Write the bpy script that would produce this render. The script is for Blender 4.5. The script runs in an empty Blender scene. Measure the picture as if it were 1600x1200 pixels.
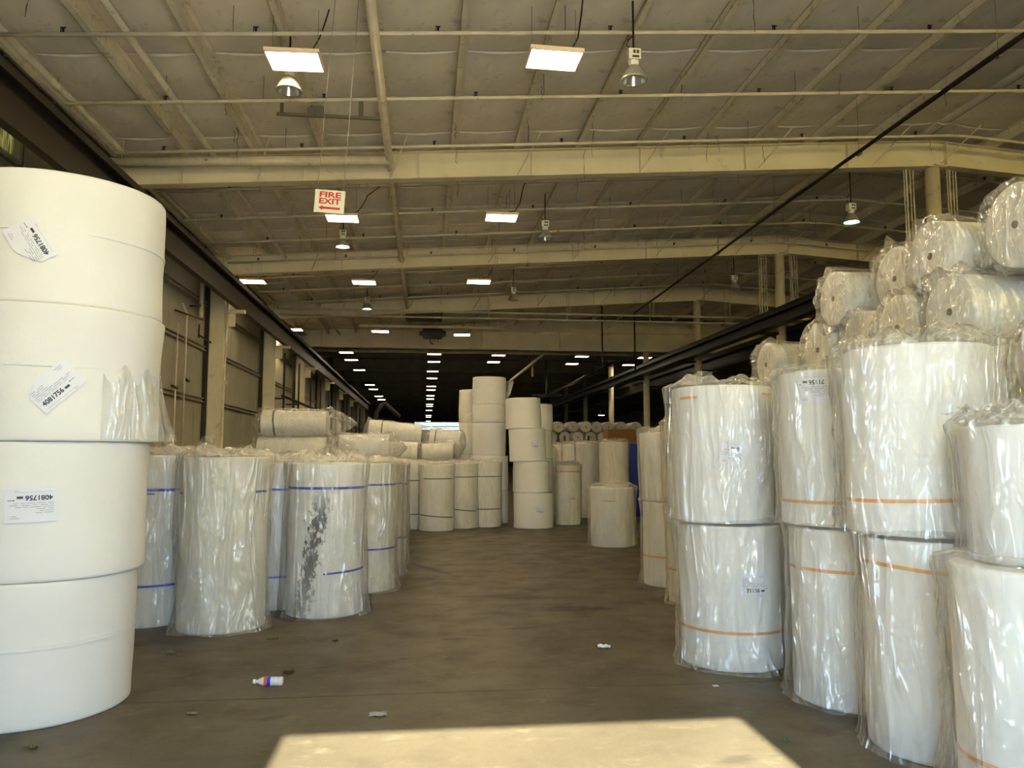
import bpy, bmesh, math, random
from mathutils import Vector, Matrix, noise
PI = math.pi
rnd = random.Random(7)
S = bpy.context.scene
C = S.collection

# ------------------------------------------------------------------ camera, sky, sun, exposure
YAW, PITCH, EYE = math.radians(6.439), math.radians(5.285), 1.6
cam = bpy.data.cameras.new('camera'); cam.sensor_width = 36; cam.lens = 1200/1600*36; cam.clip_start = .05; cam.clip_end = 500
co = bpy.data.objects.new('camera', cam); C.objects.link(co)
co.location = (0, 0, EYE); co.rotation_euler = (PI/2 + PITCH, 0, -YAW)
S.camera = co
S.view_settings.view_transform = 'Standard'; S.view_settings.look = 'None'
S.view_settings.gamma = 1; S.view_settings.use_curve_mapping = False
S.view_settings.exposure = 2.45
w = bpy.data.worlds.new('sky'); S.world = w; w.use_nodes = True
bgn = w.node_tree.nodes['Background']; bgn.inputs[0].default_value = (.54, .76, 1, 1); bgn.inputs[1].default_value = 2.0
DOOR_X0, DOOR_X1, DOOR_H, FRONT_Y = -.78, 1.92, 4.5, -.5
SUN_EL = math.atan(DOOR_H/(4.82 - FRONT_Y))
sl = bpy.data.lights.new('sun', 'SUN'); sl.energy = 8.0; sl.angle = math.radians(.6); sl.color = (1, .92, .73)
so = bpy.data.objects.new('sun', sl); C.objects.link(so); so.location = (0, -20, 20)
so.rotation_euler = (PI/2 - SUN_EL, 0, 0)
LED_STRENGTH = 21
try:
    S.cycles.transparent_max_bounces = 24; S.cycles.max_bounces = 10; S.cycles.diffuse_bounces = 6
except Exception: pass

# ------------------------------------------------------------------ materials
def mat(name, col, rough=.6, metal=0, noise_amt=0, nscale=4, bump=0, bscale=30, dirt=None, dirt_lo=.55, dirt_hi=.75, dscale=3, stretch=(1, 1, 1), spec=.4):
    m = bpy.data.materials.new(name); m.use_nodes = True
    nt = m.node_tree; N = nt.nodes; L = nt.links; b = N['Principled BSDF']
    b.inputs['Base Color'].default_value = (*col, 1); b.inputs['Roughness'].default_value = rough
    b.inputs['Metallic'].default_value = metal; b.inputs['Specular IOR Level'].default_value = spec
    tc = N.new('ShaderNodeTexCoord'); mp = N.new('ShaderNodeMapping'); mp.inputs['Scale'].default_value = stretch
    L.new(tc.outputs['Object'], mp.inputs[0]); out = None
    if noise_amt:
        n = N.new('ShaderNodeTexNoise'); n.inputs['Scale'].default_value = nscale; n.inputs['Detail'].default_value = 6
        L.new(mp.outputs[0], n.inputs['Vector'])
        r = N.new('ShaderNodeMapRange'); r.inputs[1].default_value = .3; r.inputs[2].default_value = .7
        r.inputs[3].default_value = 1 - noise_amt; r.inputs[4].default_value = 1 + noise_amt*.4
        L.new(n.outputs[0], r.inputs[0])
        mx = N.new('ShaderNodeMix'); mx.data_type = 'RGBA'; mx.blend_type = 'MULTIPLY'; mx.inputs[0].default_value = 1
        mx.inputs[6].default_value = (*col, 1); L.new(r.outputs[0], mx.inputs[7]); out = mx.outputs[2]
    if dirt:
        n = N.new('ShaderNodeTexNoise'); n.inputs['Scale'].default_value = dscale; n.inputs['Detail'].default_value = 9; n.inputs['Roughness'].default_value = .65
        L.new(mp.outputs[0], n.inputs['Vector'])
        r = N.new('ShaderNodeMapRange'); r.inputs[1].default_value = dirt_lo; r.inputs[2].default_value = dirt_hi
        L.new(n.outputs[0], r.inputs[0])
        mx = N.new('ShaderNodeMix'); mx.data_type = 'RGBA'; L.new(r.outputs[0], mx.inputs[0])
        if out: L.new(out, mx.inputs[6])
        else: mx.inputs[6].default_value = (*col, 1)
        mx.inputs[7].default_value = (*dirt, 1); out = mx.outputs[2]
    if out: L.new(out, b.inputs['Base Color'])
    if bump:
        n = N.new('ShaderNodeTexNoise'); n.inputs['Scale'].default_value = bscale; n.inputs['Detail'].default_value = 4
        L.new(mp.outputs[0], n.inputs['Vector'])
        bp = N.new('ShaderNodeBump'); bp.inputs['Strength'].default_value = bump; bp.inputs['Distance'].default_value = .02
        L.new(n.outputs[0], bp.inputs['Height']); L.new(bp.outputs[0], b.inputs['Normal'])
    return m

def emit(name, col, s):
    m = bpy.data.materials.new(name); m.use_nodes = True; N = m.node_tree.nodes
    N.clear(); e = N.new('ShaderNodeEmission'); o = N.new('ShaderNodeOutputMaterial')
    e.inputs[0].default_value = (*col, 1); e.inputs[1].default_value = s
    m.node_tree.links.new(e.outputs[0], o.inputs[0]); return m

def film(name, haze=.25, tint=(.9, .9, .88), rim=.42, rough=.13, bump=1.0):
    # clear polythene: mostly see-through, hazier where it is seen edge-on or creased, with glossy creases
    m = bpy.data.materials.new(name); m.use_nodes = True; nt = m.node_tree; N = nt.nodes; L = nt.links; N.clear()
    o = N.new('ShaderNodeOutputMaterial'); tc = N.new('ShaderNodeTexCoord'); oi = N.new('ShaderNodeObjectInfo')
    ad = N.new('ShaderNodeVectorMath'); ad.operation = 'ADD'; sc = N.new('ShaderNodeVectorMath'); sc.operation = 'SCALE'
    cx = N.new('ShaderNodeCombineXYZ')
    for i in range(3): L.new(oi.outputs['Random'], cx.inputs[i])
    L.new(cx.outputs[0], sc.inputs[0]); sc.inputs['Scale'].default_value = 37
    L.new(tc.outputs['Object'], ad.inputs[0]); L.new(sc.outputs[0], ad.inputs[1])
    def streak(scale, stretch, rot, det):
        mp = N.new('ShaderNodeMapping'); mp.inputs['Scale'].default_value = stretch; mp.inputs['Rotation'].default_value = rot
        L.new(ad.outputs[0], mp.inputs[0])
        n = N.new('ShaderNodeTexNoise'); n.inputs['Scale'].default_value = scale; n.inputs['Detail'].default_value = det
        n.inputs['Distortion'].default_value = .8
        L.new(mp.outputs[0], n.inputs['Vector'])
        a = N.new('ShaderNodeMath'); a.operation = 'SUBTRACT'; a.inputs[1].default_value = .5; L.new(n.outputs[0], a.inputs[0])
        b_ = N.new('ShaderNodeMath'); b_.operation = 'ABSOLUTE'; L.new(a.outputs[0], b_.inputs[0])
        c_ = N.new('ShaderNodeMapRange'); c_.inputs[1].default_value = 0; c_.inputs[2].default_value = .16; c_.inputs[3].default_value = 1; c_.inputs[4].default_value = 0
        L.new(b_.outputs[0], c_.inputs[0]); return c_.outputs[0]
    s1 = streak(4.2, (1.5, 1.5, .22), (.12, .30, 0), 1); s2 = streak(8, (1, 1, .35), (-.35, .3, .3), 2)
    mu = N.new('ShaderNodeMath'); mu.operation = 'MULTIPLY_ADD'; mu.inputs[1].default_value = .5; L.new(s2, mu.inputs[0]); L.new(s1, mu.inputs[2])
    vm = N.new('ShaderNodeMapping'); vm.inputs['Scale'].default_value = (1, 1, .42); vm.inputs['Rotation'].default_value = (.5, .45, 0); L.new(ad.outputs[0], vm.inputs[0])
    vo = N.new('ShaderNodeTexVoronoi'); vo.inputs['Scale'].default_value = 8; L.new(vm.outputs[0], vo.inputs['Vector'])
    hv = N.new('ShaderNodeMath'); hv.operation = 'MULTIPLY_ADD'; hv.inputs[1].default_value = .75; L.new(vo.outputs['Distance'], hv.inputs[0]); L.new(mu.outputs[0], hv.inputs[2])
    bp = N.new('ShaderNodeBump'); bp.inputs['Strength'].default_value = bump; bp.inputs['Distance'].default_value = .03
    L.new(hv.outputs[0], bp.inputs['Height'])
    lw = N.new('ShaderNodeLayerWeight'); lw.inputs[0].default_value = .22
    f = N.new('ShaderNodeMath'); f.operation = 'MULTIPLY_ADD'; f.inputs[1].default_value = rim; f.inputs[2].default_value = haze
    L.new(lw.outputs['Facing'], f.inputs[0])
    f2 = N.new('ShaderNodeMath'); f2.operation = 'MULTIPLY_ADD'; f2.inputs[1].default_value = .10; f2.use_clamp = True
    L.new(mu.outputs[0], f2.inputs[0]); L.new(f.outputs[0], f2.inputs[2])
    tr = N.new('ShaderNodeBsdfTransparent'); tr.inputs[0].default_value = (.96, .96, .95, 1)
    df = N.new('ShaderNodeBsdfDiffuse'); df.inputs[0].default_value = (*tint, 1); L.new(bp.outputs[0], df.inputs['Normal'])
    tl = N.new('ShaderNodeBsdfTranslucent'); tl.inputs[0].default_value = (*tint, 1)
    gl = N.new('ShaderNodeBsdfGlossy'); gl.inputs['Roughness'].default_value = rough; gl.inputs[0].default_value = (1, 1, 1, 1); L.new(bp.outputs[0], gl.inputs['Normal'])
    m1 = N.new('ShaderNodeMixShader'); m1.inputs[0].default_value = .3; L.new(df.outputs[0], m1.inputs[1]); L.new(tl.outputs[0], m1.inputs[2])
    fr = N.new('ShaderNodeFresnel'); fr.inputs[0].default_value = 1.5; L.new(bp.outputs[0], fr.inputs['Normal']); fm = N.new('ShaderNodeMath'); fm.operation = 'MULTIPLY_ADD'; fm.inputs[1].default_value = .6; fm.inputs[2].default_value = .26; L.new(fr.outputs[0], fm.inputs[0])
    m2 = N.new('ShaderNodeMixShader'); L.new(fm.outputs[0], m2.inputs[0]); L.new(m1.outputs[0], m2.inputs[1]); L.new(gl.outputs[0], m2.inputs[2])
    m3 = N.new('ShaderNodeMixShader'); L.new(f2.outputs[0], m3.inputs[0]); L.new(tr.outputs[0], m3.inputs[1]); L.new(m2.outputs[0], m3.inputs[2])
    L.new(m3.outputs[0], o.inputs[0]); return m

M = {}
M['foam'] = mat('white_foam', (.68, .67, .64), .65, noise_amt=.05, nscale=2.5, bump=.12, bscale=22, spec=.25)
M['foam_warm'] = mat('cream_foam', (.68, .66, .585), .65, noise_amt=.06, nscale=3, bump=.12, bscale=18, spec=.25)
M['foam_dirty'] = mat('grimy_foam', (.8, .78, .72), .7, noise_amt=.12, nscale=3, bump=.15, bscale=16, dirt=(.35, .3, .24), dirt_lo=.58, dirt_hi=.85)
M['foam_blue'] = mat('blue_foam', (.002, .016, .24), .6, noise_amt=.1, nscale=4, bump=.2)
M['film'] = film('clear_film', .09, tint=(.80, .80, .79))
M['film_milky'] = film('milky_film', .15, tint=(.76, .745, .69), rim=.40, rough=.22)
M['film_thin'] = film('thin_film', .07, rim=.35)
M['core'] = mat('cardboard_core', (.16, .12, .08), .9)
M['tape_orange'] = mat('orange_tape', (.62, .30, .09), .45)
M['tape_blue'] = mat('blue_tape', (.02, .03, .42), .4)
M['tape_black'] = mat('black_strap', (.015, .015, .02), .4)
M['tape_red'] = mat('red_tape', (.6, .05, .02), .4)
M['paper'] = mat('white_paper', (.66, .66, .71), .7)
M['ink'] = mat('black_ink', (.05, .05, .06), .7)
M['ink_grey'] = mat('grey_ink', (.28, .28, .30), .7)
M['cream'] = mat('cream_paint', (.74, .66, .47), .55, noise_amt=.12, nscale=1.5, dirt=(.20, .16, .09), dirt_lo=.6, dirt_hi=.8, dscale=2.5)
M['cream_pipe'] = mat('cream_pipe_paint', (.66, .59, .43), .5, noise_amt=.15, nscale=5, dirt=(.16, .12, .07), dirt_lo=.62, dirt_hi=.75, dscale=7)
M['purlin'] = mat('purlin_paint', (.80, .72, .54), .6, noise_amt=.15, nscale=3, dirt=(.16, .13, .08), dirt_lo=.55, dirt_hi=.78, dscale=6)
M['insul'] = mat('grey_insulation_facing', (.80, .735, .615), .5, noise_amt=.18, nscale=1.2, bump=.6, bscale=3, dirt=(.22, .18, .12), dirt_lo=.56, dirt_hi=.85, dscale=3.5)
M['insul_dark'] = mat('shaded_far_shell', (.16, .14, .10), .8, noise_amt=.2, nscale=1)  # the gloom of the unlit far bays is put into this colour
M['cream_dark'] = mat('dark_and_shaded_cream', (.24, .21, .145), .6, noise_amt=.15, nscale=2)  # cream with far-bay shade mixed into the colour; also plain dark girts and louvre
M['wall'] = mat('wall_panel_paint', (.30, .285, .22), .7, noise_amt=.18, nscale=.9, bump=.15, bscale=6, dirt=(.2, .17, .11), dirt_lo=.58, dirt_hi=.82, dscale=1.6)
M['rust'] = mat('rusty_brown_steel', (.026, .020, .014), .55, noise_amt=.3, nscale=3, dirt=(.06, .028, .014), dirt_lo=.55, dirt_hi=.75, dscale=2)
M['black'] = mat('black_steel', (.012, .012, .011), .4)
M['rubber'] = mat('black_rubber', (.01, .008, .01), .4)
M['red'] = mat('red_paint', (.35, .01, .015), .5)
M['led_frame'] = mat('white_fixture_frame', (.75, .6, .48), .5)
M['led'] = emit('led_glow', (1, .77, .44), LED_STRENGTH)
M['led_far'] = emit('weaker_led_glow', (1, .82, .56), 9)
M['lamp_green'] = emit('mercury_lamp_glow', (.45, 1, .75), 7)
M['lamp_warm'] = emit('lamp_glow', (1, .98, .85), 6)
M['lamp_pink'] = emit('far_lamp_glow', (1, .85, 1), 6)
M['alu'] = mat('spun_aluminium', (.62, .6, .55), .25, metal=.9)
M['glassy'] = mat('ribbed_reflector', (.55, .54, .5), .2, metal=.6, noise_amt=.3, nscale=12)
M['sign'] = mat('sign_white', (.72, .70, .60), .5)
M['sign_red'] = mat('sign_red', (.62, .025, .02), .5)
M['wire'] = mat('steel_wire', (.20, .18, .13), .6, metal=0)
M['box'] = mat('brown_cardboard', (.30, .15, .05), .8)
M['unit'] = mat('heater_grey', (.06, .06, .05), .6)
M['ground'] = mat('yard_concrete', (.70, .66, .57), .85, noise_amt=.1, nscale=1)
M['added_pane'] = None
g = bpy.data.materials.new('added_fibreglass_pane'); g.use_nodes = True; N = g.node_tree.nodes; N.clear()  # pane material of the added front strip, base for the left wall pane
o_ = N.new('ShaderNodeOutputMaterial'); t_ = N.new('ShaderNodeBsdfTranslucent'); t_.inputs[0].default_value = (.8, .72, .42, 1)
tcn = N.new('ShaderNodeTexCoord'); wv = N.new('ShaderNodeTexNoise'); mpn = N.new('ShaderNodeMapping'); mpn.inputs['Scale'].default_value = (1, 9, 1)
rr = N.new('ShaderNodeValToRGB'); rr.color_ramp.elements[0].color = (.62, .52, .26, 1); rr.color_ramp.elements[1].color = (.98, .88, .52, 1); rr.color_ramp.elements[0].position = .35; rr.color_ramp.elements[1].position = .65
Lk = g.node_tree.links; Lk.new(tcn.outputs['Object'], mpn.inputs[0]); Lk.new(mpn.outputs[0], wv.inputs['Vector']); wv.inputs['Scale'].default_value = 3
Lk.new(wv.outputs[0], rr.inputs[0]); Lk.new(rr.outputs[0], t_.inputs[0]); Lk.new(t_.outputs[0], o_.inputs[0]); M['added_pane'] = g
g2 = g.copy(); g2.name = 'grimy_fibreglass_pane'; M['grimypane'] = g2
for n_ in g2.node_tree.nodes:
    if n_.type == 'VALTORGB': n_.color_ramp.elements[0].color = (.06, .045, .02, 1); n_.color_ramp.elements[1].color = (.26, .21, .10, 1)
M['window'] = emit('daylit_glass', (.80, 1, .90), .16)

def concrete():
    m = bpy.data.materials.new('worn_concrete'); m.use_nodes = True; nt = m.node_tree; N = nt.nodes; L = nt.links; b = N['Principled BSDF']
    ge = N.new('ShaderNodeNewGeometry')
    def ns(scale, st=(1, 1, 1), det=8, ro=.6):
        mp = N.new('ShaderNodeMapping'); mp.inputs['Scale'].default_value = st; L.new(ge.outputs['Position'], mp.inputs[0])
        n = N.new('ShaderNodeTexNoise'); n.inputs['Scale'].default_value = scale; n.inputs['Detail'].default_value = det; n.inputs['Roughness'].default_value = ro
        L.new(mp.outputs[0], n.inputs['Vector']); return n.outputs[0]
    def rng(i, a, b_, c=0, d=1):
        r = N.new('ShaderNodeMapRange'); r.inputs[1].default_value = a; r.inputs[2].default_value = b_; r.inputs[3].default_value = c; r.inputs[4].default_value = d
        L.new(i, r.inputs[0]); return r.outputs[0]
    def mix(f, a, b_):
        x = N.new('ShaderNodeMix'); x.data_type = 'RGBA'; L.new(f, x.inputs[0])
        if isinstance(a, tuple): x.inputs[6].default_value = (*a, 1)
        else: L.new(a, x.inputs[6])
        x.inputs[7].default_value = (*b_, 1); return x.outputs[2]
    def mth(op, a, b_):
        x = N.new('ShaderNodeMath'); x.operation = op; x.use_clamp = op != 'ADD'
        L.new(a, x.inputs[0])
        if isinstance(b_, (int, float)): x.inputs[1].default_value = b_
        else: L.new(b_, x.inputs[1])
        return x.outputs[0]
    big = ns(.55); mid = ns(2.2); fine = ns(14, (1, 1, 1), 6, .7)
    c = mix(rng(big, .35, .65), (.066, .056, .037), (.108, .094, .063))
    c = mix(rng(mid, .48, .72, 0, .7), c, (.046, .038, .024))
    c = mix(rng(ns(4.3, (1, 1.6, 1), 10, .75), .56, .72, 0, .55), c, (.20, .178, .128))
    c = mix(rng(fine, .60, .78, 0, .7), c, (.032, .026, .018))
    c = mix(rng(ns(5, (.35, 1.6, 1), 9, .75), .62, .72, 0, .8), c, (.022, .018, .014))
    # oil spots and tyre drag marks, where they lie on the slab
    sep = N.new('ShaderNodeSeparateXYZ'); L.new(ge.outputs['Position'], sep.inputs[0]); warp = ns(5, (1, 1, 1), 6, .7); warp2 = ns(11, (.5, 1.4, 1), 6, .8)
    for (x, y, sx, sy, rot, s) in [(1.50, 8.10, .62, .20, -.05, .95), (.70, 7.95, .35, .12, .1, .7), (.75, 8.9, .5, .10, 0, .6), (1.1, 8.75, .35, .16, 0, .5), (-.02, 10.2, .28, .22, .2, .85),
                                   (.05, 11.2, 1.25, .10, -1.15, .8), (.15, 11.0, 1.1, .05, -1.10, .8), (.9, 7.25, .25, .06, 0, .8), (-.9, 5.0, .14, .06, .4, .6), (.3, 6.9, .2, .05, 0, .6),
                                   (-.75, 6.1, .12, .05, .1, .6), (2.1, 5.75, .2, .05, .3, .7), (-.15, 6.28, .07, .06, 0, .8), (1.65, 4.05, .16, .08, .2, .35)]:
        mp = N.new('ShaderNodeVectorMath'); mp.operation = 'SUBTRACT'; L.new(ge.outputs['Position'], mp.inputs[0]); mp.inputs[1].default_value = (x, y, 0)
        m2 = N.new('ShaderNodeMapping'); m2.vector_type = 'TEXTURE'; m2.inputs['Rotation'].default_value = (0, 0, rot); m2.inputs['Scale'].default_value = (sx, sy, 1)
        L.new(mp.outputs[0], m2.inputs[0]); ln = N.new('ShaderNodeVectorMath'); ln.operation = 'LENGTH'; L.new(m2.outputs[0], ln.inputs[0])
        q = mth('ADD', ln.outputs['Value'], mth('MULTIPLY', warp, .9)); q = mth('ADD', q, mth('MULTIPLY', warp2, 1.1))
        c = mix(rng(q, 1.45, 1.85, s, 0), c, (.016, .016, .016))
    L.new(c, b.inputs['Base Color'])
    L.new(rng(mid, .3, .7, .36, .58), b.inputs['Roughness']); b.inputs['Specular IOR Level'].default_value = .16
    bp = N.new('ShaderNodeBump'); bp.inputs['Strength'].default_value = .25; bp.inputs['Distance'].default_value = .01; L.new(fine, bp.inputs['Height']); L.new(bp.outputs[0], b.inputs['Normal'])
    return m
M['concrete'] = concrete()

def grime():
    m = bpy.data.materials.new('foam_with_grease_smear'); m.use_nodes = True; nt = m.node_tree; N = nt.nodes; L = nt.links; b = N['Principled BSDF']
    tc = N.new('ShaderNodeTexCoord'); sep = N.new('ShaderNodeSeparateXYZ'); L.new(tc.outputs['Object'], sep.inputs[0])
    # slanted band across the face turned to the aisle: x - slope*z - offset
    def mth(op, a, b_, clamp=False):
        x = N.new('ShaderNodeMath'); x.operation = op; x.use_clamp = clamp
        for i, v in enumerate((a, b_)):
            if isinstance(v, (int, float)): x.inputs[i].default_value = v
            else: L.new(v, x.inputs[i])
        return x.outputs[0]
    d = mth('SUBTRACT', sep.outputs[0], mth('MULTIPLY', sep.outputs[2], .17)); d = mth('ADD', d, .20)
    d = mth('ABSOLUTE', d, 0)
    n = N.new('ShaderNodeTexNoise'); n.inputs['Scale'].default_value = 28; n.inputs['Detail'].default_value = 10; n.inputs['Roughness'].default_value = .75
    mp = N.new('ShaderNodeMapping'); mp.inputs['Scale'].default_value = (1, 1, .5); L.new(tc.outputs['Object'], mp.inputs[0]); L.new(mp.outputs[0], n.inputs['Vector'])
    band = mth('MULTIPLY', d, 1.1); lim = mth('ADD', n.outputs[0], mth('MULTIPLY', band, -1.5)); 
    r = N.new('ShaderNodeMapRange'); r.inputs[1].default_value = .38; r.inputs[2].default_value = .42; L.new(lim, r.inputs[0])
    zt = N.new('ShaderNodeMapRange'); zt.inputs[1].default_value = 1.32; zt.inputs[2].default_value = 1.0; L.new(sep.outputs[2], zt.inputs[0])
    zb = N.new('ShaderNodeMapRange'); zb.inputs[1].default_value = 0; zb.inputs[2].default_value = .7; zb.inputs[3].default_value = .45; L.new(sep.outputs[2], zb.inputs[0])
    yf = N.new('ShaderNodeMapRange'); yf.inputs[1].default_value = -.1; yf.inputs[2].default_value = -.2; L.new(sep.outputs[1], yf.inputs[0])
    f = mth('MULTIPLY', r.outputs[0], zt.outputs[0]); f = mth('MULTIPLY', f, zb.outputs[0]); f = mth('MULTIPLY', f, yf.outputs[0])
    mx = N.new('ShaderNodeMix'); mx.data_type = 'RGBA'; L.new(f, mx.inputs[0]); mx.inputs[6].default_value = (.68, .67, .64, 1); mx.inputs[7].default_value = (.02, .018, .015, 1)
    L.new(mx.outputs[2], b.inputs['Base Color']); b.inputs['Roughness'].default_value = .6
    return m
M['grime'] = grime()

# ------------------------------------------------------------------ mesh helpers
def link(name, verts, faces, m, parent=None, smooth=False, loc=None):
    me = bpy.data.meshes.new(name); me.from_pydata(verts, [], faces); me.update()
    if smooth:
        for p in me.polygons: p.use_smooth = True
    o = bpy.data.objects.new(name, me); C.objects.link(o)
    if m: me.materials.append(m)
    if parent: o.parent = parent
    if loc: o.location = loc
    return o
def tag(o, label=None, cat=None, group=None, kind=None):
    if label: o['label'] = label
    if cat: o['category'] = cat
    if group: o['group'] = group
    if kind: o['kind'] = kind
    return o
def empty(name, loc=(0, 0, 0), rot=(0, 0, 0)):
    o = bpy.data.objects.new(name, None); C.objects.link(o); o.location = loc; o.rotation_euler = rot; o.empty_display_size = .1; return o
class MB:
    def __init__(s): s.v = []; s.f = []
    def add(s, v, f):
        n = len(s.v); s.v += [tuple(q) for q in v]; s.f += [tuple(i + n for i in q) for q in f]; return s
    def box(s, x0, x1, y0, y1, z0, z1, z0b=None, z1b=None):
        # z*b: heights at the x1 end, for sloping members
        a = z0 if z0b is None else z0b; b = z1 if z1b is None else z1b
        return s.add([(x0, y0, z0), (x1, y0, a), (x1, y1, a), (x0, y1, z0), (x0, y0, z1), (x1, y0, b), (x1, y1, b), (x0, y1, z1)],
                     [(0, 3, 2, 1), (4, 5, 6, 7), (0, 1, 5, 4), (1, 2, 6, 5), (2, 3, 7, 6), (3, 0, 4, 7)])
    def tube(s, pts, r, n=8, caps=True):
        P = [Vector(p) for p in pts]; rings = []
        rr = r if isinstance(r, (list, tuple)) else [r]*len(P)
        for i, p in enumerate(P):
            d = (P[min(i+1, len(P)-1)] - P[max(i-1, 0)]).normalized()
            u = d.cross(Vector((0, 0, 1)));
            if u.length < .05: u = d.cross(Vector((0, 1, 0)))
            u.normalize(); w_ = d.cross(u)
            rings.append([p + u*math.cos(2*PI*k/n)*rr[i] + w_*math.sin(2*PI*k/n)*rr[i] for k in range(n)])
        v = [q for ring in rings for q in ring]; f = []
        for i in range(len(P)-1):
            for k in range(n):
                a = i*n + k; b = i*n + (k+1) % n; f.append((a, b, b+n, a+n))
        if caps: f.append(tuple(range(n-1, -1, -1))); f.append(tuple(range((len(P)-1)*n, len(P)*n)))
        return s.add(v, f)
    def lathe(s, prof, n=32, c=(0, 0, 0)):
        v = []; f = []
        for r, z in prof:
            for k in range(n): v.append((c[0] + r*math.cos(2*PI*k/n), c[1] + r*math.sin(2*PI*k/n), c[2] + z))
        for i in range(len(prof)-1):
            for k in range(n):
                a = i*n + k; b = i*n + (k+1) % n; f.append((a, b, b+n, a+n))
        return s.add(v, f)
    def build(s, name, m, parent=None, smooth=False, loc=None): return link(name, s.v, s.f, m, parent, smooth, loc)

# ------------------------------------------------------------------ setting
RX, RZ, RS = 9.1, 7.28, .068          # ridge x, rafter top at ridge, roof slope
def rtop(x): return RZ - RS*abs(x - RX)
XL, XR = -5.15, 23.3
BAYS = [6.5, 12.6, 18.7, 24.8]
fl = MB(); fl.box(XL-.06, XR, FRONT_Y, 118, -.35, -.012)
floor = fl.build('floor', mat('joint_filler', (.05, .045, .035), .9)); floor['kind'] = 'structure'
xs = [XL, RX, XR]; ys = [FRONT_Y, 5.385] + [5.385 + 6.1*i for i in range(1, 19)]
for i in range(2):
    for j in range(len(ys)-1):
        b = MB(); b.box(xs[i]+.006, xs[i+1]-.006, ys[j]+.006, min(ys[j+1]-.006, 118), -.03, 0); b.build('floor_slab', M['concrete'], floor)
gd = MB(); gd.box(-30, 30, -45, FRONT_Y-.15, -.4, -.02); gd.build('ground', M['ground'])['kind'] = 'structure'
# front wall around the open loading door behind the viewer
fw = MB(); fw.box(XL-.2, DOOR_X0, FRONT_Y-.15, FRONT_Y, -.3, 5.2); fw.box(DOOR_X1, XR+.2, FRONT_Y-.15, FRONT_Y, -.3, 5.2); fw.box(DOOR_X0, DOOR_X1, FRONT_Y-.15, FRONT_Y, DOOR_H, 5.2); fw.box(XL-.2, XR+.2, FRONT_Y-.15, FRONT_Y, 6.1, 7.7)
fw.build('wall_front', M['wall'])['kind'] = 'structure'
w3 = empty('added_light_strip', (0, FRONT_Y-.08, 5.2)); w3['kind'] = 'structure'  # unseen translucent strip, added to bring daylight onto the near roof
for i in range(24):
    b = MB(); x = XL + i*1.185; b.box(x, x+1.17, -.01, .01, .02, .88); b.build('pane', M['added_pane'], w3)
    b = MB(); b.box(x+1.15, x+1.20, -.03, .03, 0, .9); b.build('mullion', M['wall'], w3)  # bars added to stop sun leaking between the added panes
# left wall: panels, girts, dark posts
wl = MB(); wl.box(XL-.15, XL-.05, FRONT_Y, 118, -.3, 5.30); wl.box(XL-.15, XL-.05, FRONT_Y, 8.6, 5.30, 7.5); wl.box(XL-.15, XL-.05, 10.12, 118, 5.30, 7.5); wl.box(XL-.15, XL-.05, 8.6, 10.12, 6.2, 7.5)
wall_left = wl.build('wall_left', mat('wall_joint_dark', (.10, .085, .06), .8)); wall_left['kind'] = 'structure'
y = -.4; k = 0
while y < 60:
    y1 = y + 1.525
    for (z0, z1) in [(0, 2.84), (2.86, 4.04), (4.06, 5.09), (5.11, 6.4)]:
        if z0 > 5 and 7.0 < y < 10.0: z0 = 6.24
        b = MB(); b.box(XL-.05, XL-.02 + rnd.uniform(-.006, .006), y+.006, y1-.006, z0, z1); b.build('wall_panel', M['wall'], wall_left)
    y = y1; k += 1
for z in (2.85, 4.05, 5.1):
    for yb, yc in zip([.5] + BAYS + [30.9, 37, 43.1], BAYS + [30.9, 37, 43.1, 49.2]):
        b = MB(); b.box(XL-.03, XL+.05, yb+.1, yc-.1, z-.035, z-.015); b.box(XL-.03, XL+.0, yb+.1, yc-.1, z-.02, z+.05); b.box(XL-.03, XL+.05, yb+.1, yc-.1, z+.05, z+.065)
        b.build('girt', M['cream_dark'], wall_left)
for yb in BAYS + [30.9, 37, 43.1, 49.2]:
    b = MB(); b.box(XL-.03, XL+.07, yb-.22, yb-.14, 0, 6.2); b.build('wall_post', M['rust'], wall_left)
# fibreglass light panel high in the left wall
wn = empty('window_1', (XL-.1, 9.35, 5.75)); wn['kind'] = 'structure'
for i in range(4):
    b = MB(); b.box(-.01, .01, -.74 + i*.375, -.74 + (i+1)*.375 - .012, -.43, .43); b.build('pane', M['grimypane'], wn)
b = MB(); b.box(-.04, .10, -.78, .78, -.47, -.43); b.box(-.04, .10, -.78, .78, .43, .47); b.box(-.04, .10, -.80, -.75, -.45, .45); b.box(-.04, .10, .75, .80, -.45, .45); b.build('window_frame', M['wall'], wn)
wr = MB(); wr.box(XR, XR+.15, FRONT_Y, 118, -.3, 7.5); wr.build('wall_right', M['wall'])['kind'] = 'structure'
# far wall with its strip of high windows
wb = MB(); wb.box(XL-.2, XR+.2, 118, 118.2, -.3, 5.5); wb.box(XL-.2, XR+.2, 118, 118.2, 6.65, 8); wb.box(XL-.2, -1.6, 118, 118.2, 5.5, 6.65); wb.box(8.2, XR+.2, 118, 118.2, 5.5, 6.65)
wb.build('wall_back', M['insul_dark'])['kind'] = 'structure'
wn = empty('window_2', (0, 118.05, 0)); wn['kind'] = 'structure'
for i in range(9):
    for z0, z1 in ((5.55, 5.85), (6.05, 6.35), (6.37, 6.6)):
        b = MB(); b.box(-1.55 + i*1.08, -1.55 + (i+1)*1.08 - .09, 0, .03, z0, z1); b.build('pane', M['window'], wn)
b = MB(); b.box(-1.6, 8.2, -.02, .02, 5.86, 6.03)
for i in range(10): b.box(-1.63 + i*1.08, -1.57 + i*1.08, -.03, .03, 5.5, 6.65)
b.build('window_frame', M['black'], wn)

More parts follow.
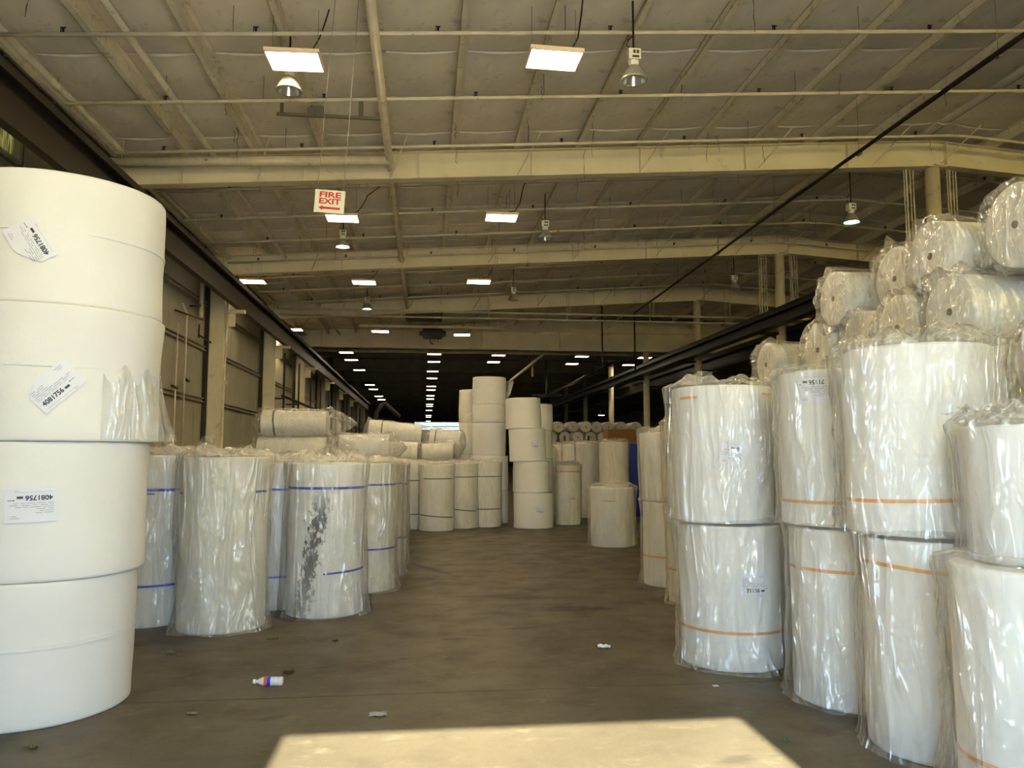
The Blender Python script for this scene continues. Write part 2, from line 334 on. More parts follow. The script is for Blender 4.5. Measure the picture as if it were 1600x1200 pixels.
# roof deck, insulation blankets, purlins, rafters
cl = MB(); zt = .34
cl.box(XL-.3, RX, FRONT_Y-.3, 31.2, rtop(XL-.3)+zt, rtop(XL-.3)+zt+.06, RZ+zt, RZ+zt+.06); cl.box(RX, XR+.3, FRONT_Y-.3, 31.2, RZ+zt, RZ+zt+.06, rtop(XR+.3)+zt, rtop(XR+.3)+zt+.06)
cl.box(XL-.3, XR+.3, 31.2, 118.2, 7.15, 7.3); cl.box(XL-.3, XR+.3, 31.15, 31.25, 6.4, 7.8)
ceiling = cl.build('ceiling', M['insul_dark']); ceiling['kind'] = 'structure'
PUR = [-4.89 + 1.067*i for i in range(-1, 14)]
PURS = sorted(set([round(p, 3) for p in PUR if p > XL] + [round(2*RX - p, 3) for p in PUR if 2*RX - p < XR]))
for X in PURS:
    if abs(X - RX) < .3: continue
    z0 = rtop(X); s = 1 if X < RX else -1
    b = MB(); b.box(X-.004, X+.004, FRONT_Y, 31, z0, z0+.20); b.box(min(X, X-s*.075), max(X, X-s*.075), FRONT_Y, 31, z0, z0+.008); b.box(min(X-s*.075, X-s*.07), max(X-s*.075, X-s*.07), FRONT_Y, 31, z0, z0+.028)
    b.box(min(X, X+s*.065), max(X, X+s*.065), FRONT_Y, 31, z0+.192, z0+.20)
    b.build('purlin', M['purlin'], ceiling)
def blanket(wd, ln, nx=6, ny=6, sag=.055):
    v = []; f = []
    for j in range(ny+1):
        for i in range(nx+1):
            a = i/nx; c = j/ny; e = math.sin(PI*a); q = math.sin(PI*c)
            v.append(((a-.5)*wd, (c-.5)*ln, -sag*e*(.45 + .55*q**.5) - .012*(0 if 0 < j < ny else -1)*e))
    for j in range(ny):
        for i in range(nx):
            a = j*(nx+1)+i; f.append((a, a+nx+1, a+nx+2, a+1))
    n0 = len(v)
    for i in range(nx+1):
        a = i/nx; e = math.sin(PI*a)
        v += [((a-.5)*wd, -.5*ln-.010, -.004-sag*.55*e), ((a-.5)*wd, -.5*ln, -.016-sag*1.0*e), ((a-.5)*wd, -.5*ln+.012, -.004-sag*.55*e)]
    for i in range(nx): a = n0+3*i; f += [(a, a+1, a+4, a+3), (a+1, a+2, a+5, a+4)]
    return v, f
edges = [XL-.1] + PURS + [XR]
bv, bf = blanket(1.063, 1.27); bme = bpy.data.meshes.new('insulation_blanket'); bme.from_pydata(bv, [], bf); bme.materials.append(M['insul'])
for p in bme.polygons: p.use_smooth = True
far = MB(); cnt = 0
for i in range(len(edges)-1):
    x0, x1 = edges[i], edges[i+1]; xm = (x0+x1)/2; wd = x1-x0; ang = math.atan(RS)*(-1 if xm < RX else 1)
    if xm - RX > -.1 and x0 < RX < x1: ang = 0
    for j in range(25):
        ym = FRONT_Y + .62 + 1.275*j; z = rtop(xm) + .20 + .02
        if j < 20 and xm < 13:
            o = bpy.data.objects.new('insulation_blanket', bme); C.objects.link(o); o.parent = ceiling; o.location = (xm, ym, z); o.rotation_euler = (0, ang, 0); o.scale = (wd/1.067, 1, 1); cnt += 1
        else:
            mt = Matrix.Translation((xm, ym, z)) @ Matrix.Rotation(ang, 4, 'Y')
            vv, ff = blanket(wd-.004, 1.27, 4, 3); far.add([mt @ Vector(q) for q in vv], ff)
o = far.build('insulation_blanket', M['insul'], ceiling, True); o['kind'] = 'stuff'
def rafter(Y, dep=.44, m=None):
    m = m or M['cream']; b = MB()
    for xa, xb in ((XL, RX), (RX, XR)):
        za, zb = rtop(xa), rtop(xb); ha = dep + .03*math.cos(0); 
        b.box(xa, xb, Y-.005, Y+.005, za-dep, za, zb-dep-.03, zb)
        b.box(xa, xb, Y-.1, Y+.1, za-.012, za, zb-.012, zb); b.box(xa, xb, Y-.1, Y+.1, za-dep-.012, za-dep, zb-dep-.042, zb-dep-.03)
    o = b.build('rafter', m, ceiling)
    x = XL + 1.2
    while x < 15:
        z = rtop(x); st = MB(); st.box(x-.006, x+.006, Y-.09, Y+.09, z-dep, z-.01); st.build('stiffener', m, o); x += 1.9
    for k, X in enumerate(PURS):
        if k % 2 == 0 and X < 14: z = rtop(X); br = MB(); br.tube([(X+.30, Y-.75, z+.02), (X, Y-.06, z-dep+.01)], .012, 5); br.build('flange_brace', m, o)
for Y in BAYS: rafter(Y)
rafter(.4, m=M['cream'])
# deep level girder closing the pitched bays, and the flat dark bays beyond
b = MB(); Y = 30.9
b.box(XL, XR, Y-.01, Y+.01, 5.9, 6.62); b.box(XL, XR, Y-.16, Y+.16, 5.87, 5.9); b.box(XL, XR, Y-.16, Y+.16, 6.62, 6.65)
x = XL + 1
while x < XR: b.box(x, x+.015, Y-.14, Y, 5.9, 6.62); x += 3.2
b.box(XL, XR, Y+.2, Y+.3, 6.65, 7.2)
b.build('girder', M['cream'], ceiling)
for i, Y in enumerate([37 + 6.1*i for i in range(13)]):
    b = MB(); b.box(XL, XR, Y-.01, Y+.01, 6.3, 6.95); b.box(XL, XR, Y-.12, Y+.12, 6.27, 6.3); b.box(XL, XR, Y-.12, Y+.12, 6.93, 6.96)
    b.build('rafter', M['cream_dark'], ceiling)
b = MB()
for k in range(20):
    X = XL + .7 + k*1.45; b.box(X, X+.06, 31.2, 118, 6.97, 7.14)
o = b.build('purlin', M['cream_dark'], ceiling); o['kind'] = 'stuff'

cw = MB()
for k in range(90):
    X = rnd.choice(PURS[:14]) + rnd.uniform(-.1, .1); Y = rnd.uniform(6.5, 24); z = rtop(X) + rnd.choice((0, -.17)); L_ = rnd.uniform(.12, .55); pts = []
    for i in range(6): pts.append((X + rnd.uniform(-.02, .02), Y + rnd.uniform(-.02, .02), z - L_*i/5))
    cw.tube(pts, [rnd.uniform(.002, .006) for _ in pts], 4)
o = cw.build('cobwebs', mat('dusty_cobweb', (.07, .055, .035), .9), ceiling); o['kind'] = 'stuff'
# ------------------------------------------------------------------ columns
ORD = ['nearest', 'second', 'third', 'fourth', 'fifth', 'sixth', 'seventh', 'eighth', 'ninth', 'tenth', 'eleventh', 'twelfth', 'thirteenth', 'fourteenth', 'fifteenth', 'sixteenth', 'seventeenth', 'eighteenth']
for i, Y in enumerate(BAYS[1:] + [30.9 + 6.1*k for k in range(7)]):
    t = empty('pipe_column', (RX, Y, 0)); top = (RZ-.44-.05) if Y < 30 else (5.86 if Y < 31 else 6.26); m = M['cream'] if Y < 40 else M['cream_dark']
    tag(t, 'round cream steel pipe column under the roof ridge, %s from the camera' % ORD[i], 'column', 'pipe columns under the ridge')
    b = MB(); b.tube([(0, 0, .015), (0, 0, top-.015)], .125, 20); b.build('shaft', m, t, True)
    b = MB(); b.box(-.2, .2, -.14, .14, top-.015, top); b.build('cap_plate', m, t)
    b = MB(); b.box(-.2, .2, -.2, .2, 0, .015); b.build('base_plate', m, t)
for i, Y in enumerate(BAYS + [30.9 + 6.1*k for k in range(6)]):
    t = empty('wall_column', (XL+.02, Y, 0)); top = rtop(XL)-.46 if Y < 30 else 5.85
    tag(t, 'cream steel wall column standing against the left wall, %s from the camera' % ORD[i], 'column', 'columns along the left wall')
    b = MB(); b.box(.05, .36, -.006, .006, 0, top); b.box(.03, .06, -.14, .14, 0, top); b.box(.36, .385, -.14, .14, 0, top); b.box(.05, .36, -.14, -.134, 0, top)
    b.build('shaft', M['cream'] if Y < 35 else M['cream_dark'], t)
    if Y == 18.7:
        b = MB(); b.box(.0, .41, -.17, .17, 0, 1.78); b.build('impact_guard', M['red'], t)['label'] = 'dark red painted guard at the column foot'
        b = MB(); b.tube([(.42, -.17, 1.7), (.44, -.17, 3.4), (.46, -.17, 5.2)], .028, 8); b.box(.40, .50, -.2, -.15, 3.25, 3.33); b.build('conduit', M['cream_pipe'], t)

# ------------------------------------------------------------------ crane runways
t = empty('crane_runway_beam', (-4.42, 0, 5.04)); tag(t, 'dark rusty brown crane runway beam running along the left wall', 'beam')
b = MB(); b.box(-.01, .01, FRONT_Y+.05, 60, .02, .52); b.box(-.06, .07, FRONT_Y+.05, 60, 0, .02); b.box(-.17, .17, FRONT_Y+.05, 60, .52, .54); b.box(-.17, -.155, FRONT_Y+.05, 60, .44, .52); b.box(.155, .17, FRONT_Y+.05, 60, .44, .52); b.build('beam', M['rust'], t)
b = MB(); b.box(-.03, .03, FRONT_Y+.05, 60, .54, .60); b.build('rail', M['rust'], t)
for Y in BAYS + [30.9, 37, 43.1, 49.2]: b = MB(); b.box(-.34, .12, Y-.08, Y+.08, -.08, 0); b.box(-.34, -.1, Y-.01, Y+.01, -.4, -.08); b.build('bracket', M['cream'], t)
for i, (X, z0, z1, txt) in enumerate([(8.5, 4.74, 5.12, 'black crane runway beam on the aisle side of the pipe columns'), (9.75, 4.45, 4.98, 'black crane runway beam behind the pipe columns')]):
    t = empty('crane_runway_beam', (X, 0, z0)); tag(t, txt, 'beam'); h = z1-z0
    b = MB(); b.box(-.01, .01, 6, 70, .02, h-.02); b.box(-.14, .14, 6, 70, 0, .02); b.box(-.16, .16, 6, 70, h-.02, h); b.box(-.16, -.15, 6, 70, h-.12, h); b.build('beam', M['black'], t)
    b = MB(); b.box(-.03, .03, 6, 70, h, h+.06); b.build('rail', M['black'], t)
    for Y in BAYS + [30.9, 37, 43.1, 49.2]: b = MB(); b.box(min(0, RX-X), max(0, RX-X), Y-.07, Y+.07, -.06, 0); b.build('bracket', M['black'], t)
rg = 'hanger rods beside the ridge columns'
for i, Y in enumerate(BAYS[1:3]):
    for sx, side in ((-1, 'left'), (1, 'right')):
        t = empty('hanger_rods', (RX + sx*.42, Y, 0)); tag(t, 'bundle of thin vertical hanger rods just %s of the %s ridge column' % (side, ORD[i]), 'rods', rg)
        for q, dx in enumerate((-.13, -.06, .03, .11)):
            b = MB(); b.tube([(dx, .03*q, 5.14), (dx, .03*q, rtop(RX)-.5)], .011 if q != 1 else .018, 6); b.build('rod', M['cream_pipe'], t)
        b = MB(); b.box(-.2, .2, -.03, .13, 5.12, 5.15); b.build('base_plate', M['black'], t)

# ------------------------------------------------------------------ sprinkler piping (one connected network)
sp = empty('sprinkler_piping', (0, 0, 0)); tag(sp, 'cream overhead sprinkler piping with branch lines across the roof', 'pipes')
def main(pts, r, name='main_pipe'):
    b = MB(); b.tube(pts, r, 12); return b.build(name, M['cream_pipe'], sp, True)
main([(-4.72, FRONT_Y+.1, 6.30), (-4.72, 30.6, 6.30)], .045); main([(-3.40, FRONT_Y+.1, 6.36), (-3.40, 30.6, 6.36)], .045)
main([(-.62, FRONT_Y+.1, 6.36), (-.62, 28.3, 6.36)], .058); main([(-5.0, 12.2, 6.13), (-.62, 12.2, 6.36)], .078, 'cross_main')
for X, z in ((-4.72, 6.3), (-3.4, 6.36), (-.62, 6.36)):
    for k in range(10): y_ = .9 + k*3.05; o = MB(); o.tube([(X, y_-.03, z), (X, y_+.03, z)], .062 if X > -1 else .052, 10); o.build('coupling', M['cream_pipe'], sp); o = MB(); o.tube([(X, y_, z), (X, y_, rtop(X)+.1)], .005, 4); o.build('pipe_hanger', M['wire'], sp)
YB = [5.0, 6.85, 8.55, 10.2, 11.85, 13.55, 15.2, 16.85, 18.55, 20.2, 21.85, 23.5]
for j, Y in enumerate(YB):
    pts = [(X, Y, rtop(X) - .19) for X in (-4.7, -1, 3, 7, 8.9)] + [(9.3, Y, rtop(9.3)-.19), (11, Y, rtop(11)-.19), (15, Y, rtop(15)-.19), (XR-.3, Y, rtop(XR)-.19)]
    b = MB(); b.tube(pts, .026, 8); br = b.build('branch_pipe', M['cream_pipe'], sp, True)
    x = -4.0 + (j % 2)*.55
    while x < 14:
        b = MB(); z = rtop(x)-.165; b.tube([(x, Y, z), (x, Y, z+.05)], .014, 6); b.box(x-.028, x+.028, Y-.006, Y+.006, z+.05, z+.062); b.box(x-.028, x-.02, Y-.006, Y+.006, z, z+.06)
        b.build('sprinkler_head', M['rust'], br); x += 2.05
    for x in (-2.2, 1.6, 5.3, 9.0): b = MB(); b.tube([(x, Y, rtop(x)-.19), (x, Y, rtop(x)+.15)], .005, 4); b.build('pipe_hanger', M['wire'], br)
for (Y, z, r, txt) in [(24.15, 6.13, .035, 'upper of two level pipes crossing below the third rafter'), (24.6, 6.02, .030, 'lower of two level pipes crossing below the third rafter'), (33.0, 6.04, .075, 'thick pale pipe crossing level behind the deep girder')]:
    t = empty('cross_pipe', (0, Y, z)); tag(t, txt, 'pipe')
    b = MB(); b.tube([(-4.6 if Y < 30 else -5, 0, 0), (14, 0, 0)], r, 10); b.build('pipe', M['cream_pipe'], t, True)
    for x in (-3.5, -.8, 2, 4.6, 7.4, 10):
        b = MB(); b.tube([(x, 0, 0), (x, 0, (rtop(x) if Y < 30 else 7.1)-z)], .014, 5); b.tube([(x-.03, 0, 0), (x+.03, 0, 0)], r+.012, 10); b.build('pipe_hanger', M['cream_pipe'], t)
t = empty('strut_channel', (-1.6, 10.85, 6.42)); tag(t, 'grey strut bridging two purlins beside the big pipe', 'strut')
b = MB(); b.box(-.55, .95, -.02, .02, 0, .04); b.build('channel', M['wire'], t)
for q_ in ((-.12, .1, .16), (.6, .66, .26), (-.5, -.46, .24)): b = MB(); b.box(q_[0], q_[1], -.03, .03, .035, q_[2]); b.build('clamp', M['wire'], t)
# wall pipework
t = empty('wall_pipework', (XL, 16.6, 0)); tag(t, 'thin vertical and stub pipes on the left wall above the wrapped rolls', 'pipes')
for pts, r, nm in [([(.09, .2, 1.0), (.09, .2, 4.6), (.09, -.1, 4.75)], .022, 'riser'), ([(.09, -.35, 1.0), (.09, -.35, 4.3)], .014, 'riser'), ([(.09, 1.2, 4.70), (.09, 1.2, 5.6)], .05, 'downpipe'), ([(.10, -.6, 4.52), (.10, 1.35, 4.66)], .02, 'stub_pipe'), ([(.12, 1.0, 4.26), (.12, 2.8, 4.20)], .02, 'stub_pipe'), ([(.12, 1.0, 4.2), (.12, 1.0, 4.5)], .02, 'stub_pipe'), ([(.10, .2, 3.2), (.10, .45, 3.18)], .035, 'valve'), ([(.10, -.6, 2.98), (.10, -.3, 2.96)], .03, 'valve'), ([(.09, .4, 4.80), (.09, 1.15, 4.95)], .02, 'stub_pipe')]:
    b = MB(); b.tube(pts, r, 8); b.build(nm, M['rust'] if nm in ('valve', 'stub_pipe') else M['cream_pipe'], t, True)
t = empty('wall_rail', (XL, 0, 0)); tag(t, 'long pipe rail on brackets along the far left wall', 'rail')
b = MB(); b.tube([(.45, 26, 3.55), (.45, 58, 3.55)], .05, 8); b.tube([(.45, 26, 2.9), (.45, 58, 2.9)], .03, 6); b.build('rail_pipe', M['rust'], t, True)
for k in range(11): b = MB(); b.box(0, .48, 26.2+3*k, 26.26+3*k, 3.45, 3.5); b.box(.42, .48, 26.2+3*k, 26.26+3*k, 2.4, 5.0); b.build('bracket', M['rust'], t)

# ------------------------------------------------------------------ black conduit and bridge parts on the right
t = empty('black_conduit', (0, 0, 0)); tag(t, 'long straight black conduit crossing the ceiling diagonally then dropping down', 'conduit')
b = MB(); b.tube([(6.62, .3, 6.32), (6.70, 13, 6.32), (6.87, 24.6, 6.30)], .03, 8); b.tube([(6.87, 24.6, 6.30), (6.87, 24.6, 4.4)], .03, 8); b.build('conduit_run', M['rubber'], t, True)
for y_ in (5, 8, 11, 14, 17, 20, 23): b = MB(); b.tube([(6.62+.01*y_, y_-.03, 6.32), (6.62+.01*y_, y_+.03, 6.32)], .04, 8); b.tube([(6.62+.01*y_, y_, 6.32), (6.62+.01*y_, y_, rtop(6.7)+.1)], .004, 4); b.build('conduit_hanger', M['wire'], t)
t = empty('festoon_cables', (0, 0, 0)); tag(t, 'bundle of black festoon cables beside the runway beam far right', 'cables')
for k in range(6):
    pts = [(6.9 - .22*k + .02*k*math.sin(i*.8), 27 + 3.0*i, 5.05 - .11*k - .10*math.sin(i*PI/2)**2) for i in range(12)]
    b = MB(); b.tube(pts, .035, 6); b.build('cable', M['rubber'], t, True)
b = MB(); b.box(6.3, 6.9, 28, 28.05, 4.9, 4.95); b.box(6.55, 6.6, 28, 28.05, 4.95, 7.30); b.box(5.6, 7.2, 40, 40.1, 4.7, 4.8); b.box(6.3, 6.4, 40, 40.1, 4.8, 6.95); b.build('bracket', M['black'], t)
t = empty('diagonal_brace', (0, 0, 0)); tag(t, 'pale diagonal brace hanging under the dark far ceiling with yellow end', 'brace')
b = MB(); b.tube([(5.35, 34, 6.2), (4.1, 37, 5.2)], .06, 8); b.build('strut', M['cream'], t, True)
b = MB(); b.tube([(5.35, 34, 6.2), (5.6, 33.5, 7.12)], .06, 8); b.build('strut', M['cream'], t, True)
b = MB(); b.box(4.72, 4.80, 33.9, 33.98, 5.1, 5.5); b.tube([(4.76, 33.94, 5.5), (4.76, 33.94, 6.0)], .01, 5); b.build('hook', mat('yellow_paint', (.5, .38, .02), .5), t)
t = empty('unit_heater', (-.08, 25.5, 6.1)); tag(t, 'dark box unit heater hanging near the roof above the aisle', 'heater')
b = MB(); b.box(-.6, .6, -.4, .4, 0, .48); b.build('casing', M['unit'], t)
b = MB()
for k in range(8): b.box(-.55, .55, -.42, -.4, .05+.05*k, .065+.05*k)
b.build('louvre', M['cream_dark'], t)
b = MB()
for sx in (-.5, .5): b.tube([(sx, 0, .48), (sx, 0, rtop(0)-6.1+.1)], .012, 5)
b.build('hanger_rod', M['wire'], t)
t = empty('crane_hoist', (.25, 27.2, 5.62)); tag(t, 'dark motor hoist hanging below the unit heater', 'hoist')
b = MB(); b.tube([(-.5, 0, .28), (-.38, 0, .28), (-.36, 0, .28), (.3, 0, .28), (.32, 0, .28), (.45, 0, .28)], [.07, .1, .2, .2, .14, .1], 16); b.build('motor', M['unit'], t, True)
b = MB(); b.tube([(-.1, 0, .1), (-.1, 0, -.05), (0, 0, -.1)], .025, 6); b.tube([(.2, 0, .1), (.2, 0, 0)], .03, 6); b.build('hook', M['black'], t)
b = MB(); b.box(-2.6, 2.4, -.05, .05, .47, .56); b.tube([(-2.5, 0, .5), (-2.5, 0, 1.0)], .012, 5); b.tube([(2.3, 0, .5), (2.3, 0, 1.0)], .012, 5); b.tube([(0, 0, .5), (0, 0, 1.0)], .012, 5); b.build('track', M['cream'], t)
t = empty('exhaust_pipe', (-2.0, 32, 0)); tag(t, 'bent grey metal pipe sticking up behind the lying rolls', 'pipe')
b = MB(); b.tube([(0, 0, 0), (0, 0, 3.35), (.2, 0, 3.65), (.34, 0, 3.72), (.9, .5, 3.2)], .09, 10); b.build('pipe', M['unit'], t, True); b = MB(); b.box(-.2, .2, -.2, .2, 0, .02); b.build('base_plate', M['black'], t)

# ------------------------------------------------------------------ lamps
_led = []
def led_panel(X, Y, txt, grp, near, cord=None, small=1.0, Z=6.0, yaw=0):
    if not _led:
        t = empty('led_panel', (0, 0, 0)); w_, d_ = .30, .22
        b = MB(); b.box(-w_, w_, -d_, d_, .015, .05); b.box(-w_, -w_+.018, -d_, d_, 0, .016); b.box(w_-.018, w_, -d_, d_, 0, .016); b.box(-w_, w_, -d_, -d_+.018, 0, .016); b.box(-w_, w_, d_-.018, d_, 0, .016)
        h = b.build('housing', M['led_frame'], t); b = MB(); b.box(-w_+.018, w_-.018, -d_+.018, d_-.018, .004, .0145); e = b.build('diffuser', M['led'], t)
        q = []
        for sx in (-.25, .25): b = MB(); b.tube([(sx, 0, .05), (sx, 0, .62)], .003, 4); q.append(b.build('suspension_wire', M['wire'], t))
        _led.extend([t, h, e] + q)
    else:
        t = _led[0].copy(); C.objects.link(t)
        for ch in _led[1:]:
            c_ = ch.copy(); C.objects.link(c_); c_.parent = t
            if not near and ch.data.materials[0] == M['led']: c_.material_slots[0].link = 'OBJECT'; c_.material_slots[0].material = M['led_far']
    t.location = (X, Y, Z); t.rotation_euler = (0, 0, yaw); t['label'] = txt; t['category'] = 'lamp'; t['group'] = grp
    if cord:
        b = MB(); zt_ = rtop(X+cord[0])+.12 - Z
        pts = [(0, 0, .05), (cord[0]*.25, 0, .10), (cord[0]*.62, .02, .16), (cord[0]*.85, .05, .32), (cord[0], .08, zt_*.7), (cord[0]+cord[1], .1, zt_)]
        b.tube(pts, .009, 6); b.build('power_cord', M['rubber'], t, True)
near_g = 'near square LED panels'; far_g = 'distant LED panels'
led_panel(-1.5, 8.49, 'glowing square LED panel at top, left of the big pipe', near_g, 1, (.30, .05), yaw=-.03)
led_panel(1.39, 8.13, 'glowing square LED panel at top, right of the big pipe', near_g, 1, (.34, .03), yaw=.03)
led_panel(-1.58, 14.29, 'glowing LED panel just below the fire exit sign', near_g, 1, (.45, .25))
led_panel(1.37, 13.92, 'glowing LED panel right of the big pipe, second from camera', near_g, 1, (.42, .1))
led_panel(-4.4, 19.9, 'glowing LED panel nearest the left wall column in the third row', near_g, 1, (.5, .1))
led_panel(-1.6, 19.69, 'glowing LED panel in the third row between the wall and big pipe', near_g, 1, (.4, .3))
led_panel(1.32, 19.29, 'glowing LED panel right of the big pipe in the third row', near_g, 1, (.4, .2))
led_panel(-4.6, 27.2, 'glowing LED panel by the left crane beam in the fourth row', near_g, 1, (.5, .1), Z=5.95)
led_panel(-1.62, 27.26, 'glowing LED panel on a pale track in the fourth row', near_g, 1, (.4, .2), Z=5.95)
led_panel(1.31, 28.02, 'glowing LED panel in the fourth row right of the dark hoist', near_g, 1, (.5, .2))
rows = {'left': [(-3.42, 33.5), (-3.45, 36.1), (-3.45, 40.4), (-3.5, 49), (-3.5, 52.2), (-3.5, 58.5), (-3.5, 62)],
        'middle': [(.36, 33.6), (.38, 36.4), (.36, 40.6), (.36, 44.3), (.36, 49.6), (.36, 52.3), (.36, 57.4), (.36, 60.8), (.36, 67.3), (.36, 70), (.36, 76.5), (.36, 86.5), (.36, 90), (.36, 101)],
        'right': [(3.2, 33.7), (3.2, 36.2)], 'ridge-side': [(6.96, 33.7), (7.05, 36.5)], 'outer right': [(9.9, 33.8), (9.9, 36.6)], 'outermost right': [(13.2, 34), (13.2, 36.4)]}
for nm, L_ in rows.items():
    for i, (x, y_) in enumerate(L_): led_panel(x, y_, 'small distant LED panel, %s in the %s far row' % (ORD[i], nm), far_g, 0)

def bell(X, Y, Z, txt, glow, small=False):
    t = empty('high_bay_lamp', (X, Y, Z)); tag(t, txt, 'lamp', 'bell high bay lamps')
    b = MB(); b.lathe([(.142, 0), (.150, .0), (.150, .012), (.13, .06), (.105, .12), (.062, .17), (.05, .175), (.05, .171), (.1, .115), (.125, .055), (.142, .004)], 28)
    b.build('reflector', M['glassy'], t, True)
    b = MB(); b.lathe([(0.001, .06), (.03, .065), (.04, .1), (.03, .14), (.02, .17)], 14)
    b.build('bulb', glow or M['alu'], t, True)
    if glow: b = MB(); b.lathe([(.001, .03), (.125, .035), (.126, .04), (.001, .036)], 24); b.build('lens', glow, t)
    b = MB(); b.lathe([(.001, .17), (.055, .172), (.06, .20), (.062, .23), (.001, .231)], 8); b.box(-.07, .07, -.06, .06, .235, .36); b.build('ballast_housing', M['sign'], t)
    b = MB(); b.box(.02, .05, -.063, -.059, .30, .34); b.box(-.02, .01, -.063, -.059, .30, .34); b.box(-.03, .05, -.064, -.06, .25, .275); b.build('nameplate', M['ink'], t)
    b = MB(); b.tube([(0, 0, .36), (0, 0, rtop(X)-Z+.02)], .012, 6); b.tube([(0, 0, .36), (-.08, 0, .42), (-.05, .02, .5), (0, 0, .55)], .008, 5); b.build('hanger', M['rubber'], t)
bell(-1.64, 8.95, 5.88, 'unlit bell lamp hanging behind the top left LED panel', None)
bell(2.34, 8.25, 5.88, 'unlit bell lamp under the roof right of the top LED panel', None)
bell(-1.75, 16.0, 5.92, 'lit bell lamp below the panel under the fire exit sign', M['lamp_warm'])
bell(2.35, 14.9, 5.92, 'unlit bell lamp right of the second panel, mid ceiling', None)
bell(-1.76, 22.9, 5.92, 'green glowing bell lamp left of the hanging unit heater', M['lamp_green'])
bell(2.41, 21.0, 5.9, 'unlit bell lamp by the third rafter right of the heater', None)
bell(7.87, 13.2, 5.92, 'green glowing bell lamp near the ridge at the right', M['lamp_green'])
bell(8.0, 19.0, 5.92, 'unlit bell lamp left of the second ridge column', None)
t = empty('high_bay_lamp', (9.3, 40.0, 3.70)); tag(t, 'small bright bell lamp glowing low in the far dark bay', 'lamp', 'bell high bay lamps')
b = MB(); b.lathe([(.18, 0), (.19, .01), (.13, .12), (.06, .18), (.05, .18)], 18); b.build('reflector', M['alu'], t, True); b = MB(); b.lathe([(.001, -.02), (.16, .0), (.17, .012)], 18); b.build('lens', M['lamp_pink'], t, True)
b = MB(); b.lathe([(.001, .3), (.06, .3), (.06, .18), (.001, .18)], 10); b.tube([(0, 0, .3), (0, 0, 3.46)], .01, 5); b.build('hanger', M['black'], t)

# ------------------------------------------------------------------ fire exit sign
_txt = {}
def text_mesh(s, size, bold=0):
    k = (s, size, bold)
    if k in _txt: return _txt[k]
    cu = bpy.data.curves.new('t', 'FONT'); cu.body = s; cu.size = size; cu.offset = bold; cu.align_x = 'CENTER'; cu.align_y = 'CENTER'; cu.resolution_u = 3
    o = bpy.data.objects.new('t', cu); C.objects.link(o); bpy.context.view_layer.update()
    dg = bpy.context.evaluated_depsgraph_get(); me = o.evaluated_get(dg).to_mesh()
    r = ([tuple(v.co) for v in me.vertices], [tuple(p.vertices) for p in me.polygons])
    o.evaluated_get(dg).to_mesh_clear(); bpy.data.objects.remove(o); bpy.data.curves.remove(cu); _txt[k] = r; return r
t = empty('fire_exit_sign', (-1.02, 8.0, 4.245), (0, math.radians(3.5), math.radians(-2))); tag(t, 'white FIRE EXIT sign with red letters and arrow hanging on wires', 'sign')
b = MB(); b.box(-.155, .155, 0, .006, -.122, .122); b.build('board', M['sign'], t)
for s, z, nm in (('FIRE', .068, 'word_fire'), ('EXIT', -.002, 'word_exit')):
    v, f = text_mesh(s, .082, .0028); mx = max(q[0] for q in v); k = .115/mx
    b = MB(); b.add([(x*k, -.0015, y_*1.0+z) for x, y_, _ in v], f); b.build('lettering', M['sign_red'], t)
b = MB(); z = -.072; b.add([(-.112, -.0015, z), (-.068, -.0015, z+.026), (-.068, -.0015, z+.012), (.112, -.0015, z+.012), (.112, -.0015, z-.012), (-.068, -.0015, z-.012), (-.068, -.0015, z-.026)], [(6, 5, 4, 3, 2, 1, 0)]); b.build('arrow', M['sign_red'], t)
b = MB()
for sx in (-.135, .135): b.tube([(sx, .003, .112), (sx*.9, .003, rtop(-1)-4.245+.1)], .0035, 4)
b.build('hanging_wire', M['wire'], t)

# ------------------------------------------------------------------ foam rolls
def nz(x, y_, z): return noise.noise((x, y_, z))
def body_mesh(r, h, seed, n=48, lump=.006, flare=0):
    prof = [(.001, 0), (r*.6, 0), (r-.012, .0), (r-.003, .006), (r, .02)] + [(r, h*q) for q in (.1, .2, .3, .4, .5, .6, .7, .8, .9)] + [(r, h-.02), (r-.003, h-.006), (r-.014, h), (r*.85, h-.004), (r*.6, h-.002), (.12*r, h-.003), (.001, h-.003)]
    v = []; f = []
    for (q, z) in prof:
        for k in range(n):
            a = 2*PI*k/n; d = lump*(nz(math.cos(a)*1.3+seed, math.sin(a)*1.3, z*2.2) + .4*nz(math.cos(a)*4+seed, math.sin(a)*4, z*6))
            rr_ = q*(1 + (d/r if q > r*.8 else 0)) + (flare*(z/h)**3 if q > r*.8 else 0)
            v.append((rr_*math.cos(a), rr_*math.sin(a), z))
    for i in range(len(prof)-1):
        for k in range(n):
            a = i*n + k; b = i*n + (k+1) % n; f.append((a, b, b+n, a+n))
    return v, f
